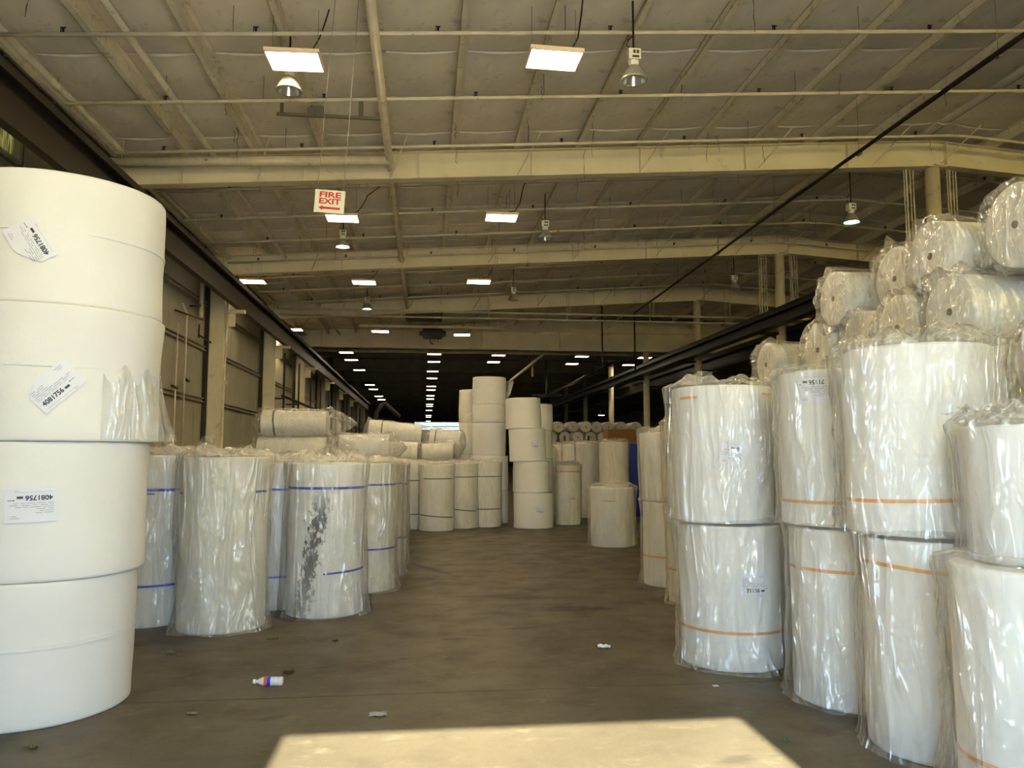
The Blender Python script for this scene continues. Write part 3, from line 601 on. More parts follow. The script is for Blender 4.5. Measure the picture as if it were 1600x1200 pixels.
def bag_mesh(r, h, seed, gap=.022, fold=.02, crown=.07, flare=.03, n=88, tuft=None, drift=1.2):
    # thin polythene bag: hangs in slanted folds, gathered over the top into a crumpled crown
    v = []; f = []; rows = []
    nz_ = 26
    for i in range(nz_+1):
        t_ = i/nz_; z = .006 + (h+.01)*t_
        rows.append((z, 1, t_))
    for q, dz in ((.97, .035), (.86, .055), (.66, .05), (.42, .035), (.2, .03), (.02, .03)): rows.append((h+dz, q, 2))
    for (z, q, t_) in rows:
        for k in range(n):
            a = 2*PI*k/n; cx, cy = math.cos(a), math.sin(a)
            u = a + drift*.25*math.sin(seed*3.1)*z
            p = (math.cos(u)*1.9+seed*5, math.sin(u)*1.9, z*.6+seed)
            rid = 1 - min(1, abs(nz(*p))*3.2); rid2 = 1 - min(1, abs(nz(p[0]*2.1, p[1]*2.1, z*.8+seed))*3)
            d = gap + fold*(rid**2*.9 + rid2**2*.45) + fold*.9*nz(cx*1.1+seed, cy*1.1, z*1.4)
            if t_ <= 1:
                d += flare*max(0, (1-t_*5))**1.5*(.5 + nz(cx*2+seed, cy*2, 1.3)) + fold*.6*max(0, t_*6-5)
                rr_ = r + max(.014, d); zz = z
                if t_ == 0: rr_ += .012 + .03*max(0, nz(cx*4+seed, cy*4, 0)); zz = .004
            else:
                m_ = nz(cx*q*2.6+seed*2, cy*q*2.6, seed)
                m2 = nz(cx*q*6+seed, cy*q*6, seed*2)
                rr_ = (r+d*.6)*q; zz = z + crown*(m_*.8 + m2*.45 + .12)*(.5 if q > .9 else 1)
                zz = max(zz, h+.008)
            v.append((rr_*cx, rr_*cy, zz))
    R_ = len(rows)
    for i in range(R_-1):
        for k in range(n):
            a = i*n+k; b = i*n+(k+1) % n; f.append((a, b, b+n, a+n))
    if tuft:
        # crumpled loose ends of the bag standing up from the crown
        for (ang, dist, hh, ww) in tuft:
            base = len(v); cx, cy = math.cos(ang)*dist*r, math.sin(ang)*dist*r; na, nb = 14, 5
            for j in range(nb+1):
                for i in range(na+1):
                    s_ = (i/na-.5)*2; q = j/nb
                    wv_ = nz(s_*2.4+seed, q*2, ang)*.07*(1+q)
                    tx, ty = -math.sin(ang), math.cos(ang)
                    x = cx + tx*s_*ww*(1 - .25*q) + math.cos(ang)*(wv_ + .06*q); y_ = cy + ty*s_*ww*(1-.25*q) + math.sin(ang)*(wv_ + .06*q)
                    z = h + .015 + hh*q*(1 - .5*s_*s_) + .025*nz(s_*6+seed, q*3, 4)*q
                    v.append((x, y_, z))
            for j in range(nb):
                for i in range(na):
                    a = base + j*(na+1)+i; f.append((a, a+1, a+na+2, a+na+1))
    return v, f
def ring(parent, r, z, wdt, m, a0=0, a1=2*PI, tilt=0, th=.003, name='tape_band', wav=.0):
    n = max(6, int(48*(a1-a0)/(2*PI))); v = []; f = []
    for i in range(n+1):
        a = a0 + (a1-a0)*i/n; zz = z + tilt*math.cos(a) + wav*math.sin(3*a+z*9)
        for (q, dz) in ((r, -wdt/2), (r+th, -wdt/2), (r+th, wdt/2), (r, wdt/2)): v.append((q*math.cos(a), q*math.sin(a), zz+dz))
    for i in range(n):
        for k in range(4): a = i*4+k; b = i*4+(k+1) % 4; f.append((a, b, b+4, a+4))
    f.append((0, 3, 2, 1)); e = n*4; f.append((e, e+1, e+2, e+3))
    return link(name, v, f, m, parent)
def paper_label(parent, r, az, z, rot=0, w_=.26, h_=.185, num='4081756', off=.004, corner=0, ghost=False):
    # az: direction on the roll (radians), rot: turn of the sheet on the surface
    def wrap(s_, t__, d):
        s2 = s_*math.cos(rot) - t__*math.sin(rot); t2 = s_*math.sin(rot) + t__*math.cos(rot)
        a = az + s2/r; return ((r+d)*math.cos(a), (r+d)*math.sin(a), z + t2)
    nx, ny = 12, 8; v = []; f = []
    for j in range(ny+1):
        for i in range(nx+1):
            s_ = (i/nx-.5)*w_; t__ = (j/ny-.5)*h_
            if corner and i/nx + (1-j/ny) < corner: k_ = corner - (i/nx + 1-j/ny); s_ += k_*w_*.5; t__ -= k_*h_*.5
            v.append(wrap(s_, t__, off + .0015*nz(i*.7, j*.7, z)))
    for j in range(ny):
        for i in range(nx): a = j*(nx+1)+i; f.append((a, a+1, a+nx+2, a+nx+1))
    p = link('paper_label', v, f, M['paper'], parent, True)
    tv, tf = text_mesh(num, .040 if len(num) > 2 else .04, .0012); wd = max(q[0] for q in tv) - min(q[0] for q in tv)
    cx = -w_*.42 + wd/2 if len(num) > 5 else -w_*.30 + wd/2; ty = -h_*.24 
    tv2 = [wrap(x+cx, y_+ty, off+.0035) for x, y_, _ in tv]; link('printed_number', tv2, tf, M['ink'], p)
    ink = MB()
    def bar(x0, x1, y0, y1):
        n_ = 4; vv = []
        for i in range(n_+1):
            x = x0 + (x1-x0)*i/n_; vv += [wrap(x, y0, off+.0035), wrap(x, y1, off+.0035)]
        ink.add(vv, [(2*i, 2*i+2, 2*i+3, 2*i+1) for i in range(n_)])
    rr2 = random.Random(len(num))
    e = cx + wd/2; bar(e+.010, e+.042, ty-.010, ty+.004); bar(e+.055, e+.062, ty+.010, ty+.017); bar(e+.066, min(e+.09, w_*.49), ty+.012, ty+.015)
    o = ink.build('printed_mark', M['ink'], p); ink = MB()
    bar(-w_*.42, w_*.3, ty-.034, ty-.0325); bar(w_*.22, w_*.3, ty-.041, ty-.0385)
    yy = ty + .030
    for k in range(6):
        x = -w_*.44
        while x < (w_*.30 if k < 3 else -w_*.15):
            L_ = rr2.uniform(.02, .06); bar(x, x+L_, yy, yy+.0030); x += L_ + rr2.uniform(.006, .02)
        yy += .0115
    bar(w_*.2, w_*.38, h_*.36, h_*.36+.003); bar(w_*.25, w_*.36, h_*.30, h_*.30+.003)
    o = ink.build('small_print', M['ink_grey'], p); o['kind'] = 'stuff'
    return p
cnt_roll = 0
def roll(x, y_, z0, r, h, label, foam='foam', bag=None, tapes=(), labels=(), tilt=(0, 0), group=None, seed=None, crown=.07, tuft=None, fold=.02, gap=.022, flare=.03, n=48, rflare=0, lump=.006, parts=True, rz=0, bn=88):
    global cnt_roll; cnt_roll += 1; seed = seed if seed is not None else cnt_roll*1.37
    v, f = body_mesh(r, h, seed, n, lump, rflare); o = link('foam_roll', v, f, M[foam], None, True, (x, y_, z0)); o.rotation_euler = (tilt[0], tilt[1], rz)
    tag(o, label, 'roll', group)
    if bag:
        bv_, bf_ = bag_mesh(r, h, seed, gap, fold, crown, flare, bn, tuft); link('plastic_bag', bv_, bf_, M[bag], o, True)
    for tp in tapes:
        c, z, wdt = tp[:3]; a0, a1 = (tp[3], tp[4]) if len(tp) > 4 else (0, 2*PI); tl = tp[5] if len(tp) > 5 else 0
        ring(o, r+.002, z, wdt, M['tape_'+c], a0, a1, tl)
    for lb in labels: paper_label(o, r+lump, **lb)
    return o
def seam(o, r, z, m='foam', dr=.004, w_=.012): ring(o, r, z, w_, M[m], th=dr, name='wrap_seam')

TO = math.atan2  # direction helper
# --- tall bare stack, near left -------------------------------------------------
G = 'tall bare stack near left'
c4 = [(-2.52, 5.45, .590, .845), (-2.50, 5.46, .605, .835), (-2.47, 5.46, .630, .835), (-2.47, 5.47, .625, .83)]
DIR = lambda x, y_: math.atan2(-y_, -x)     # from a roll at x,y towards the camera
names = ['bottom bare white foam roll of the tall stack at far left', 'second roll up in the tall bare stack, label upside down', 'third roll up in the tall bare stack with tilted label', 'topmost bare foam roll of the tall stack near left']
lab = [None, dict(az=-PI/2+.31, z=.455, rot=PI+.03, w_=.27, h_=.195), dict(az=-PI/2+.41, z=.33, rot=.80, w_=.29, h_=.19, corner=.3), dict(az=-PI/2+.13, z=.36, rot=PI-1.0+.0, w_=.27, h_=.2, corner=.45)]
z = 0
for i, (x, y_, r, h) in enumerate(c4):
    o = roll(x, y_, z, r, h, names[i], 'foam', group=G, n=96, labels=[lab[i]] if lab[i] else (), lump=.010, rflare=(.0, .012, .02, .0)[i], seed=3+i)
    seam(o, r+.004, h*.55, dr=.003, w_=.02); z += h + .002
# loose film skirt round the third roll, flaring out at its lower right
def skirt(x, y_, z0, r, h, a0, a1, fl_, nm, parent):
    v = []; f = []; na, nb = 40, 10
    for j in range(nb+1):
        q = j/nb
        for i in range(na+1):
            a = a0 + (a1-a0)*i/na; e = math.exp(-((i/na-.62)/.22)**2)
            rr_ = r + .012 + fl_*(1-q)**1.3*e + .01*nz(a*4, q*3, 2); v.append((rr_*math.cos(a), rr_*math.sin(a), z0 + h*q*(1 - .15*math.sin(i*.7)*q)))
    for j in range(nb):
        for i in range(na): a = j*(na+1)+i; f.append((a, a+1, a+na+2, a+na+1))
    return link(nm, v, f, M['film_thin'], parent, True)
third = [o for o in C.objects if o.get('label') == names[2]][0]
skirt(0, 0, .01, .632, .42, -.75, .6, .13, 'film_skirt', third)

# --- wrapped rolls with blue tape, left ------------------------------------------
G = 'wrapped rolls with blue tape along the left aisle edge'
roll(-2.66, 8.0, 0, .39, 1.60, 'wrapped roll with double blue tape beside the tall bare stack', 'foam', 'film_milky', [('blue', 1.27, .026), ('blue', 1.235, .014, -PI/2-1, -PI/2+.35), ('blue', .38, .022)], group=G, tuft=[(-.8, .3, .14, .16)], crown=.09)
roll(-1.89, 7.66, 0, .395, 1.58, 'big milky wrapped roll standing foremost in the left group', 'foam_warm', 'film_milky', [('blue', 1.25, .02, -PI/2-1.3, -PI/2-.95), ('blue', 1.26, .02, -.6, -.15)], group=G, crown=.12, tuft=[(PI*.8, .6, .20, .17), (-.5, .3, .10, .2)], fold=.028, flare=.06)
roll(-1.56, 8.68, 0, .36, 1.52, 'narrow visible wrapped roll between the milky roll and smeared roll', 'foam', 'film_milky', [('blue', 1.24, .024), ('blue', .34, .022)], group=G, crown=.09, tuft=[(-1.2, .3, .1, .2)])
roll(-1.01, 8.24, 0, .385, 1.52, 'wrapped roll with black grease smear down its front', 'grime', 'film', [('blue', 1.27, .026), ('blue', .43, .02, -1.5, .3, .02)], group=G, crown=.13, tuft=[(PI/2, .1, .16, .22), (.4, .6, .12, .16)], fold=.030, gap=.03, rz=0)
roll(-.74, 9.58, 0, .39, 1.50, 'wrapped roll directly behind the smeared roll', 'foam_warm', 'film_milky', [('blue', 1.25, .022), ('blue', .5, .02)], group=G, crown=.09, flare=.08)
roll(-.70, 10.67, 0, .39, 1.48, 'wrapped roll second behind the smeared roll', 'foam_warm', 'film_milky', [('blue', 1.22, .022), ('blue', .5, .02)], group=G, flare=.08)
roll(-.66, 11.80, 0, .39, 1.46, 'wrapped roll third behind the smeared roll, blue tape low down', 'foam', 'film_milky', [('blue', 1.17, .024), ('blue', .38, .022)], group=G, flare=.08)
roll(-.67, 13.1, 0, .36, 1.44, 'wrapped roll fourth behind the smeared roll', 'foam_warm', 'film_milky', [('black', 1.15, .022)], group=G)
roll(-.66, 14.6, 0, .36, 1.44, 'wrapped roll fifth behind the smeared roll, before the cross row', 'foam', 'film_milky', [('black', 1.13, .022), ('black', .42, .022)], group=G)
G = 'wrapped rolls with dark tape in the far cross row'
roll(-.66, 16.5, 0, .29, 1.44, 'leftmost wrapped roll of the far cross row', 'foam', 'film_thin', [('black', 1.08, .022), ('black', .36, .022)], group=G)
roll(-.26, 17.15, 0, .30, 1.43, 'second roll from left in the far cross row', 'foam', 'film_thin', [('black', 1.05, .022), ('black', .33, .022)], group=G)
roll(.26, 16.75, 0, .36, 1.40, 'wide wrapped roll with bent lower tape in the far cross row', 'foam_warm', 'film_thin', [('black', 1.10, .02, -PI/2-.9, -PI/2+1.1), ('black', .31, .022, 0, 2*PI, -.03)], group=G)
roll(.84, 17.25, 0, .31, 1.42, 'slim wrapped roll right of the wide one in the far cross row', 'foam_warm', 'film_milky', [('black', 1.12, .02), ('black', .40, .022, 0, 2*PI, -.03)], group=G)
roll(1.38, 17.55, 0, .34, 1.43, 'rightmost wrapped roll of the cross row, before the straight tower', 'foam', 'film_milky', [('black', 1.12, .02), ('black', .40, .022)], group=G)
# inner rows that carry the lying rolls
G = 'wrapped rolls in the inner left rows'
k = 0
for (x, y_) in [(-3.35, 8.9), (-2.45, 8.95), (-3.3, 9.9), (-2.4, 9.95), (-1.55, 9.7), (-3.3, 10.95), (-2.4, 11.0), (-1.55, 10.8), (-3.2, 12.1), (-2.3, 12.1), (-1.5, 12.05), (-1.5, 13.1), (-2.4, 13.2), (-1.45, 14.2), (-2.3, 14.3), (-1.4, 15.2), (-1.3, 16.2), (-.95, 18.2), (-.2, 18.2), (.5, 18.65), (-.35, 19.0)]:
    roll(x, y_, 0, .38 if y_ < 15 else .33, 1.46 if y_ > 12.5 else 1.47, 'milky wrapped roll in the inner left rows, %s counting back from front' % (ORD+['nineteenth','twentieth','twenty-first','twenty-second','twenty-third'])[k], 'foam_warm', 'film_milky', group=G, crown=.05, n=32, bn=56); k += 1

# --- lying wrapped rolls --------------------------------------------------------
def lying(x, y_, z, r, L_, label, yaw=0, pitch=0, foam='foam', bag='film', strap=None, core=True, tail=(0, 0), group=None, face=.035, squash=1.0, seed=None, ruff=.05, coreoff=(0, 0)):
    """axis along local x; x,y,z is the centre of the left end face"""
    global cnt_roll; cnt_roll += 1; seed = seed if seed is not None else cnt_roll*1.71
    v, f = body_mesh(r, L_, seed, 48, .012)
    v = [(b_, a_*1, c_*squash) for (c_, a_, b_) in [(q[0], q[1], q[2]) for q in v]]
    o = link('foam_roll', v, [tuple(reversed(q)) for q in f], M[foam], None, True, (x, y_, z)); o.rotation_euler = (0, pitch, yaw); tag(o, label, 'roll', group)
    if core:
        b = MB(); a = coreoff; b.tube([(-.006, a[0], a[1]), (.03, a[0], a[1])], .028, 14); b.build('core_tube', M['core'], o)
    if strap is not None:
        vv = []; ff = []; n = 40
        for i in range(n):
            a = 2*PI*i/n
            for (q, dx) in ((r+.004, -.012), (r+.010, -.012), (r+.010, .012), (r+.004, .012)): vv.append((strap+dx + .01*math.sin(a*2), q*math.sin(a), q*math.cos(a)*squash))
        for i in range(n):
            for k_ in range(4): a = i*4+k_; b_ = i*4+(k_+1) % 4; c_ = ((i+1) % n)*4; ff.append((a, b_, c_+(k_+1) % 4, c_+k_))
        link('strap', vv, ff, M['tape_black'], o)
    if bag:
        vv = []; ff = []; n = 72; rows = []
        t0, t1 = tail
        for q in (.02, .35, .7, .93): rows.append((-face - t0*(1-q)**1.4 - .01, q, 0))
        nl = 16
        for i in range(nl+1): rows.append((-face + (L_+2*face)*i/nl, 1, 1))
        for q in (.93, .7, .35, .02): rows.append((L_+face + .01 + t1*(1-q)**.8, q, 0))
        for (xx, q, mid) in rows:
            for k_ in range(n):
                a = 2*PI*k_/n; cy, cz = math.sin(a), math.cos(a)
                u = a + .5*xx
                rid = 1 - min(1, abs(nz(math.cos(u)*1.8+seed, math.sin(u)*1.8, xx*1.0+seed))*3); rid2 = 1 - min(1, abs(nz(math.cos(u)*3.6+seed, math.sin(u)*3.6, xx*1.6))*3)
                d = .014 + .024*rid**2 + .014*rid2**2 + .02*nz(cy+seed, cz, xx*2)
                end = max(0, 1 - abs(xx+face)/.16) + max(0, 1 - abs(xx-L_-face)/.16)
                if mid: rr_ = r + max(.014, d) + ruff*end*max(0, nz(cy*2+seed, cz*2, xx*4+seed))*2.2
                else: rr_ = (r+d)*q
                xd = xx + (0 if mid else .045*nz(cy*q*5+seed, cz*q*5, seed)*(1 if xx > 0 else -1))
                if not mid: xd = min(xd, -.012) if xx < L_/2 else max(xd, L_+.012)
                vv.append((xd, rr_*cy, rr_*cz*squash))
        for i in range(len(rows)-1):
            for k_ in range(n): a = i*n+k_; b_ = i*n+(k_+1) % n; ff.append((a, b_, b_+n, a+n))
        link('plastic_bag', vv, ff, M[bag], o, True)
    return o
G = 'lying rolls on top of the left group'
lying(-2.45, 12.0, 2.08, .195, .97, 'upper lying wrapped roll with black strap on the left group', bag='film_milky', strap=.19, tail=(.12, .42), group=G, foam='foam_warm')
lying(-2.50, 12.0, 1.685, .195, 1.02, 'lower lying wrapped roll directly beneath the black strapped one', bag='film_milky', tail=(.05, .35), group=G, foam='foam_warm')
lying(-1.36, 12.6, 1.715, .215, .78, 'lying wrapped roll with straight cut end right of the strapped pair', bag='film_milky', tail=(.04, .25), group=G)
lying(-1.325, 18.3, 2.155, .27, 1.24, 'tilted lying roll with thin black strap, highest toward the aisle', yaw=.0, pitch=.10, bag='film_thin', strap=.32, tail=(.1, .15), group=G)
lying(-.916, 18.0, 1.676, .24, .74, 'short lying roll beneath the tilted strapped roll', pitch=.03, bag='film_milky', group=G, tail=(.1, .05))
lying(.12, 18.9, 1.963, .30, .74, 'tilted lying roll with black strap nearest the straight tower', yaw=-.15, pitch=.12, bag='film_thin', strap=.16, tail=(.12, .1), group=G)
lying(-.08, 18.2, 1.636, .23, .72, 'pale lying roll low in front of the strapped tilted roll', yaw=.1, pitch=-.04, bag='film_milky', group=G, tail=(.1, .2))

# --- two bare towers in the centre ----------------------------------------------
def tower(x, y_, segs, who, lean=(0, 0), grp=None, foam='foam'):
    z = 0; out = []
    for i, (r, h, dx) in enumerate(segs):
        nm = ('bottom' if i == 0 else 'topmost' if i == len(segs)-1 else ORD[i].replace('second', 'second') + ' up')
        o = roll(x+dx, y_, z, r, h, '%s roll of the %s' % (nm, who), foam, group=grp, n=56, lump=.012); out.append(o); z += h + .002
    return out
T1 = tower(1.53, 18.5, [(.44, .78, .02), (.44, .80, .02), (.40, .78, 0), (.40, .44, .0), (.40, .66, .0)], 'straight bare white tower past the cross row', grp='straight bare tower')
b = MB(); b.add([(.36, .1, .05), (.38, .0, .60), (.62, .1, .58), (.52, .1, .25)], [(0, 1, 2, 3), (3, 2, 1, 0)]); b.build('film_flap', M['film_milky'], T1[4])
b = MB(); b.add([(-.38, 0, .05), (-.42, 0, .30), (-.64, 0, .14), (-.55, 0, .08)], [(0, 1, 2, 3), (3, 2, 1, 0)]); b.build('film_flap', M['film_milky'], T1[3])
tower(1.22, 19.35, [(.40, .8, 0), (.40, .8, 0), (.38, .8, 0), (.38, .82, 0)], 'bare tower behind the straight one, left edge showing', grp='rear bare tower', foam='foam_warm')
T2 = tower(2.38, 17.15, [(.44, .78, .03), (.41, .68, -.01), (.415, .72, -.085), (.40, .68, -.185)], 'leaning bare four-roll tower in mid aisle', grp='leaning bare tower')
T2[3].rotation_euler = (0, -.025, 0); T2[2].rotation_euler = (0, -.03, 0)
paper_label(T2[0], .448, az=-PI/2+.20, z=.42, rot=-.12, w_=.24, h_=.2, num='71156'); paper_label(T2[2], .423, az=-PI/2+.25, z=.36, rot=0, w_=.2, h_=.17, num='71156')
tower(2.62, 18.25, [(.42, .8, 0), (.42, .72, 0), (.42, .66, 0), (.42, .62, 0)], 'bare tower behind the leaning one, right edge showing', grp='tower behind the leaning one', foam='foam_warm')
G = 'rolls right of the leaning tower'
roll(3.33, 17.85, 0, .285, 1.36, 'slim wrapped roll with thin red tape beside the leaning tower', 'foam', 'film', [('red', 1.22, .02)], group=G, crown=.10, tuft=[(1, .2, .1, .12)], labels=[dict(az=-PI/2+.1, z=.62, rot=0, w_=.16, h_=.1, num='71156')], fold=.03)
roll(3.34, 13.6, 0, .385, 1.03, 'short squat wrapped roll standing alone at right aisle edge', 'foam', 'film', [('orange', .80, .018, -PI/2-.7, -PI/2-.1)], group=G, crown=.07, tuft=[(1.5, .5, .07, .2)], fold=.035, gap=.03, lump=.02)
roll(4.62, 18.6, 0, .35, 1.92, 'tall cream wrapped roll behind the short squat one', 'foam_warm', 'film_thin', [], group=G, crown=.08, tuft=[(.8, .3, .12, .16), (2.4, .6, .1, .12)], flare=.02)
for i, (x, y_) in enumerate([(4.25, 19.75), (4.10, 20.9), (4.0, 22.1), (3.95, 23.3)]):
    roll(x, y_, 0, .34, 1.90, 'dusty wrapped roll, %s in the row left of the tall cream roll' % ORD[i], 'foam_dirty' if i else 'foam_warm', 'film_milky', group=G, crown=.07)
roll(3.2, 20.6, 0, .33, 1.72, 'wrapped roll behind the red taped one', 'foam_dirty', 'film_milky', group=G, crown=.12)
roll(5.55, 20.2, 0, .38, 1.90, 'deep blue foam roll between tall cream roll and right stacks', 'foam_blue', None, group=G)
roll(6.75, 26.2, 0, .42, 1.98, 'wrapped roll carrying the brown cardboard box', 'foam_dirty', 'film_milky', group=G, crown=.01)
t = empty('cardboard_box', (6.25, 26.2, 2.005)); tag(t, 'brown cardboard box on rolls before the far white roll ends', 'box')
b = MB(); b.box(-.02, .95, -.35, .35, 0, .48); b.build('carton', M['box'], t); b = MB(); b.box(-.021, .951, -.03, .03, .4802, .483); b.box(.455, .465, -.351, .351, .4802, .4815); b.build('carton_tape', M['tape_orange'], t)

# --- far stack of white rolls on a dark rack --------------------------------------
t = empty('storage_rack', (4.5, 30.2, 0)); tag(t, 'dark steel rack with red-brown posts before the far rolls', 'rack')
for x in (.05, .95, 1.9, 2.9, 4.05): b = MB(); b.box(x-.03, x+.03, -.42, -.36, 0, 3.0 if x < .1 else 2.35); b.build('upright', M['rust'], t)
for z in (1.12, 1.62, 2.06): b = MB(); b.box(0, 2.2 if z > 2 else 4.1, -.41, -.37, z-.03, z+.03); b.build('crossbar', M['rust'] if z != 1.62 else M['red'], t)
rowx = [(2.71, [4.72, 5.24, 5.83, 6.34, 6.79, 7.26, 7.80, 8.40], .225), (2.30, [4.98, 5.49, 6.02, 6.55, 7.05, 7.6, 8.1], .225), (1.88, [4.85, 5.36, 5.87, 6.4, 6.9, 7.4, 7.9, 8.4], .215), (1.44, [4.85, 5.36, 5.87, 6.4, 6.9, 7.4, 7.9], .215), (1.0, [4.85, 5.36, 5.87, 6.4, 6.9, 7.4, 7.9, 8.4], .215), (.56, [4.85, 5.36, 5.87, 6.4, 6.9, 7.4, 7.9], .215)]
rown = ['top', 'second', 'third', 'fourth', 'fifth', 'bottom']
bvv, bff = body_mesh(.222, 1.1, 5, 28, .004); rme = bpy.data.meshes.new('far_roll'); rme.from_pydata([(q[0], -q[2]+1.1, q[1]) for q in bvv], [], bff); rme.materials.append(mat('far_white_foam', (.62, .58, .54), .7, noise_amt=.1, nscale=9))
for p in rme.polygons: p.use_smooth = True
cb = MB(); cb.tube([(0, -.006, 0), (0, .03, 0)], .03, 10); cme = None
for ri, (z, L_, r) in enumerate(rowx):
    for i, x in enumerate(L_):
        o = bpy.data.objects.new('foam_roll', rme); C.objects.link(o); o.location = (x, 30.0 + .12*rnd.random(), z + (rnd.uniform(-.015, .015) if ri == 0 else 0)); o.rotation_euler = (0, rnd.uniform(0, 6), 0)
        tag(o, 'far round roll end, %s from left in the %s row on the rack' % (ORD[i].replace('nearest', 'first'), rown[ri]), 'roll', 'far lying rolls on the dark rack')
        if cme is None: c_ = cb.build('core_tube', M['core'], o); cme = c_.data
        else: c_ = bpy.data.objects.new('core_tube', cme); C.objects.link(c_); c_.parent = o
b = MB()
for z in (.34,): b.box(4.55, 8.7, 29.95, 31.1, z-.05, z-.01)
b.box(4.6, 4.7, 30, 31, 0, .29); b.box(6.5, 6.6, 30, 31, 0, .29); b.box(8.5, 8.6, 30, 31, 0, .29)
o = b.build('pallet', M['box']); tag(o, 'long wooden base under the far lying rolls', 'pallet')

# --- right side: two-high wrapped stacks with orange tape --------------------------
G = 'wrapped two-high stacks along the right aisle edge'
def az_at(dx): return -PI/2 + dx
roll(2.43, 5.98, 0, .405, 1.065, 'bottom roll of the aisle-corner right stack, label 71156 low down', 'foam', 'film', [('orange', .285, .020)], [dict(az=az_at(.01), z=.64, rot=.02, w_=.20, h_=.17, num='71156')], group=G, fold=.032, gap=.025, flare=.07, n=72, crown=.02, seed=2.2)
roll(2.38, 5.98, 1.085, .39, 1.05, 'top roll of the aisle-corner right stack, label in its middle', 'foam', 'film', [('orange', .96, .020, -PI/2-1.3, -PI/2-.85, .0), ('orange', .985, .020, -PI/2+.5, -PI/2+.85)], [dict(az=az_at(-.21), z=.525, rot=PI-.15, w_=.17, h_=.17, num='6')], group=G, fold=.034, gap=.028, flare=-.02, n=72, crown=.08, tuft=[(-2.4, .75, .10, .18), (PI/2, .1, .07, .2)], seed=4.1)
roll(3.12, 6.48, 0, .375, 1.07, 'bottom roll of the narrow gap stack behind the first two', 'foam', 'film_milky', [], group=G)
roll(3.14, 6.50, 1.085, .365, 1.05, 'top roll in the narrow gap, short orange tape showing', 'foam', 'film_thin', [('orange', .185, .02)], group=G, crown=.04)
roll(2.87, 4.98, 0, .395, 1.12, 'bottom wrapped roll of the second right stack, slanted creases', 'foam', 'film', [('orange', .86, .020, -PI/2-1.4, PI, -.0)], group=G, fold=.032, n=72, crown=.02, seed=6.3, flare=.02)
roll(2.82, 5.0, 1.14, .385, 1.02, 'top wrapped roll of the second right stack, upside-down 71156 label', 'foam', 'film', [('orange', .155, .020)], [dict(az=az_at(-.86), z=.89, rot=PI, w_=.22, h_=.19, num='71156')], group=G, fold=.030, n=72, crown=.05, seed=8.8, flare=.0)
roll(2.86, 4.12, 0, .375, 1.14, 'bottom wrapped roll of the third right stack, tape slanting near top', 'foam', 'film', [('orange', .965, .020, 0, 2*PI, -.04)], group=G, fold=.034, gap=.035, n=72, crown=.02, seed=10.4, flare=.02)
roll(2.86, 4.20, 1.16, .40, 1.05, 'broad top wrapped roll of the third right stack with loose film', 'foam', 'film', [('orange', .205, .020, 0, 2*PI, .02)], group=G, fold=.045, gap=.05, n=72, crown=.12, tuft=[(-2.2, .6, .08, .24), (1.6, .2, .16, .3)], seed=12.9, flare=-.03)
roll(2.79, 3.28, 0, .36, 1.10, 'bottom wrapped roll at the right picture edge, tape near floor', 'foam', 'film', [('orange', .26, .020)], group=G, fold=.04, gap=.045, n=72, crown=.02, seed=14.7, flare=.04)
roll(2.93, 3.34, 1.12, .35, .63, 'short bright top roll at the right picture edge, loose film above', 'foam', 'film', [], group=G, fold=.03, n=72, crown=.09, tuft=[(-2.6, .9, .10, .26), (PI, .9, .09, .2)], tilt=(0, -.04), seed=16.2)
for i, (x, y_, r) in enumerate([(3.03, 7.32, .36), (3.05, 8.35, .36), (3.10, 9.5, .36)]):
    who = ['first', 'second', 'third'][i]
    roll(x, y_, 0, r, 1.02, 'bottom roll of the %s narrow stack beyond the aisle-corner stack' % who, 'foam_warm', 'film_milky' if i < 2 else 'film_thin', [('orange', .36, .02)], group=G, flare=.06)
    roll(x-.02, y_, 1.035, r-.01, (1.03, .93, .85)[i], 'top roll of the %s narrow stack beyond the aisle-corner stack' % who, 'foam_warm', 'film_milky', [('orange', .72, .02)] if i == 0 else [], group=G, crown=.08, tuft=[(2.6, .7, .08, .12)], tilt=(0, -.02 if i != 2 else -.03), flare=-.02)
G = 'hidden standing rolls carrying the right pile'
for hi, (x, y_, hs) in enumerate([(4.35, 4.0, (.95, .93)), (5.2, 4.0, (.95, .93)), (4.4, 5.05, (1.19, 1.18)), (5.25, 5.05, (1.19, 1.18)), (4.4, 5.95, (1.19, 1.18)), (5.25, 5.95, (1.19, 1.18)), (4.4, 6.9, (1.19, 1.18)), (5.25, 6.9, (1.19, 1.18)), (4.4, 7.9, (1.19, 1.18)), (5.25, 7.9, (1.19, 1.18)), (4.4, 8.8, (1.19, 1.18)), (5.25, 8.8, (1.19, 1.18))]):
    who = '%s pair under the pile, %s column' % (ORD[hi//2], 'aisle' if hi % 2 == 0 else 'inner')
    roll(x, y_, 0, .40, hs[0], 'lower standing roll of the ' + who, 'foam_warm', None, group=G, n=32)
    roll(x, y_, hs[0]+.002, .40, hs[1], 'upper standing roll of the ' + who, 'foam_warm', None, group=G, n=32)
G = 'lying wrapped rolls piled behind the right stacks'
lying(3.92, 5.31, 2.675, .285, 1.5, 'lying roll below the big round-ended one, crumpled film over end', bag='film', group=G, tail=(.02, 0), foam='foam', ruff=.08)
lying(3.94, 5.99, 2.665, .28, 1.45, 'lying roll with dark core hole in the middle of the pile', bag='film_milky', group=G, foam='foam_warm', ruff=.07)
lying(4.0, 6.66, 2.66, .28, 1.4, 'lying roll low in the pile between the core-hole and lower end rolls', bag='film_milky', group=G, foam='foam_warm')
lying(3.95, 7.33, 2.66, .28, 1.4, 'lying roll below the flat-topped one, left part of the pile', bag='film_milky', group=G, foam='foam_warm', ruff=.08)
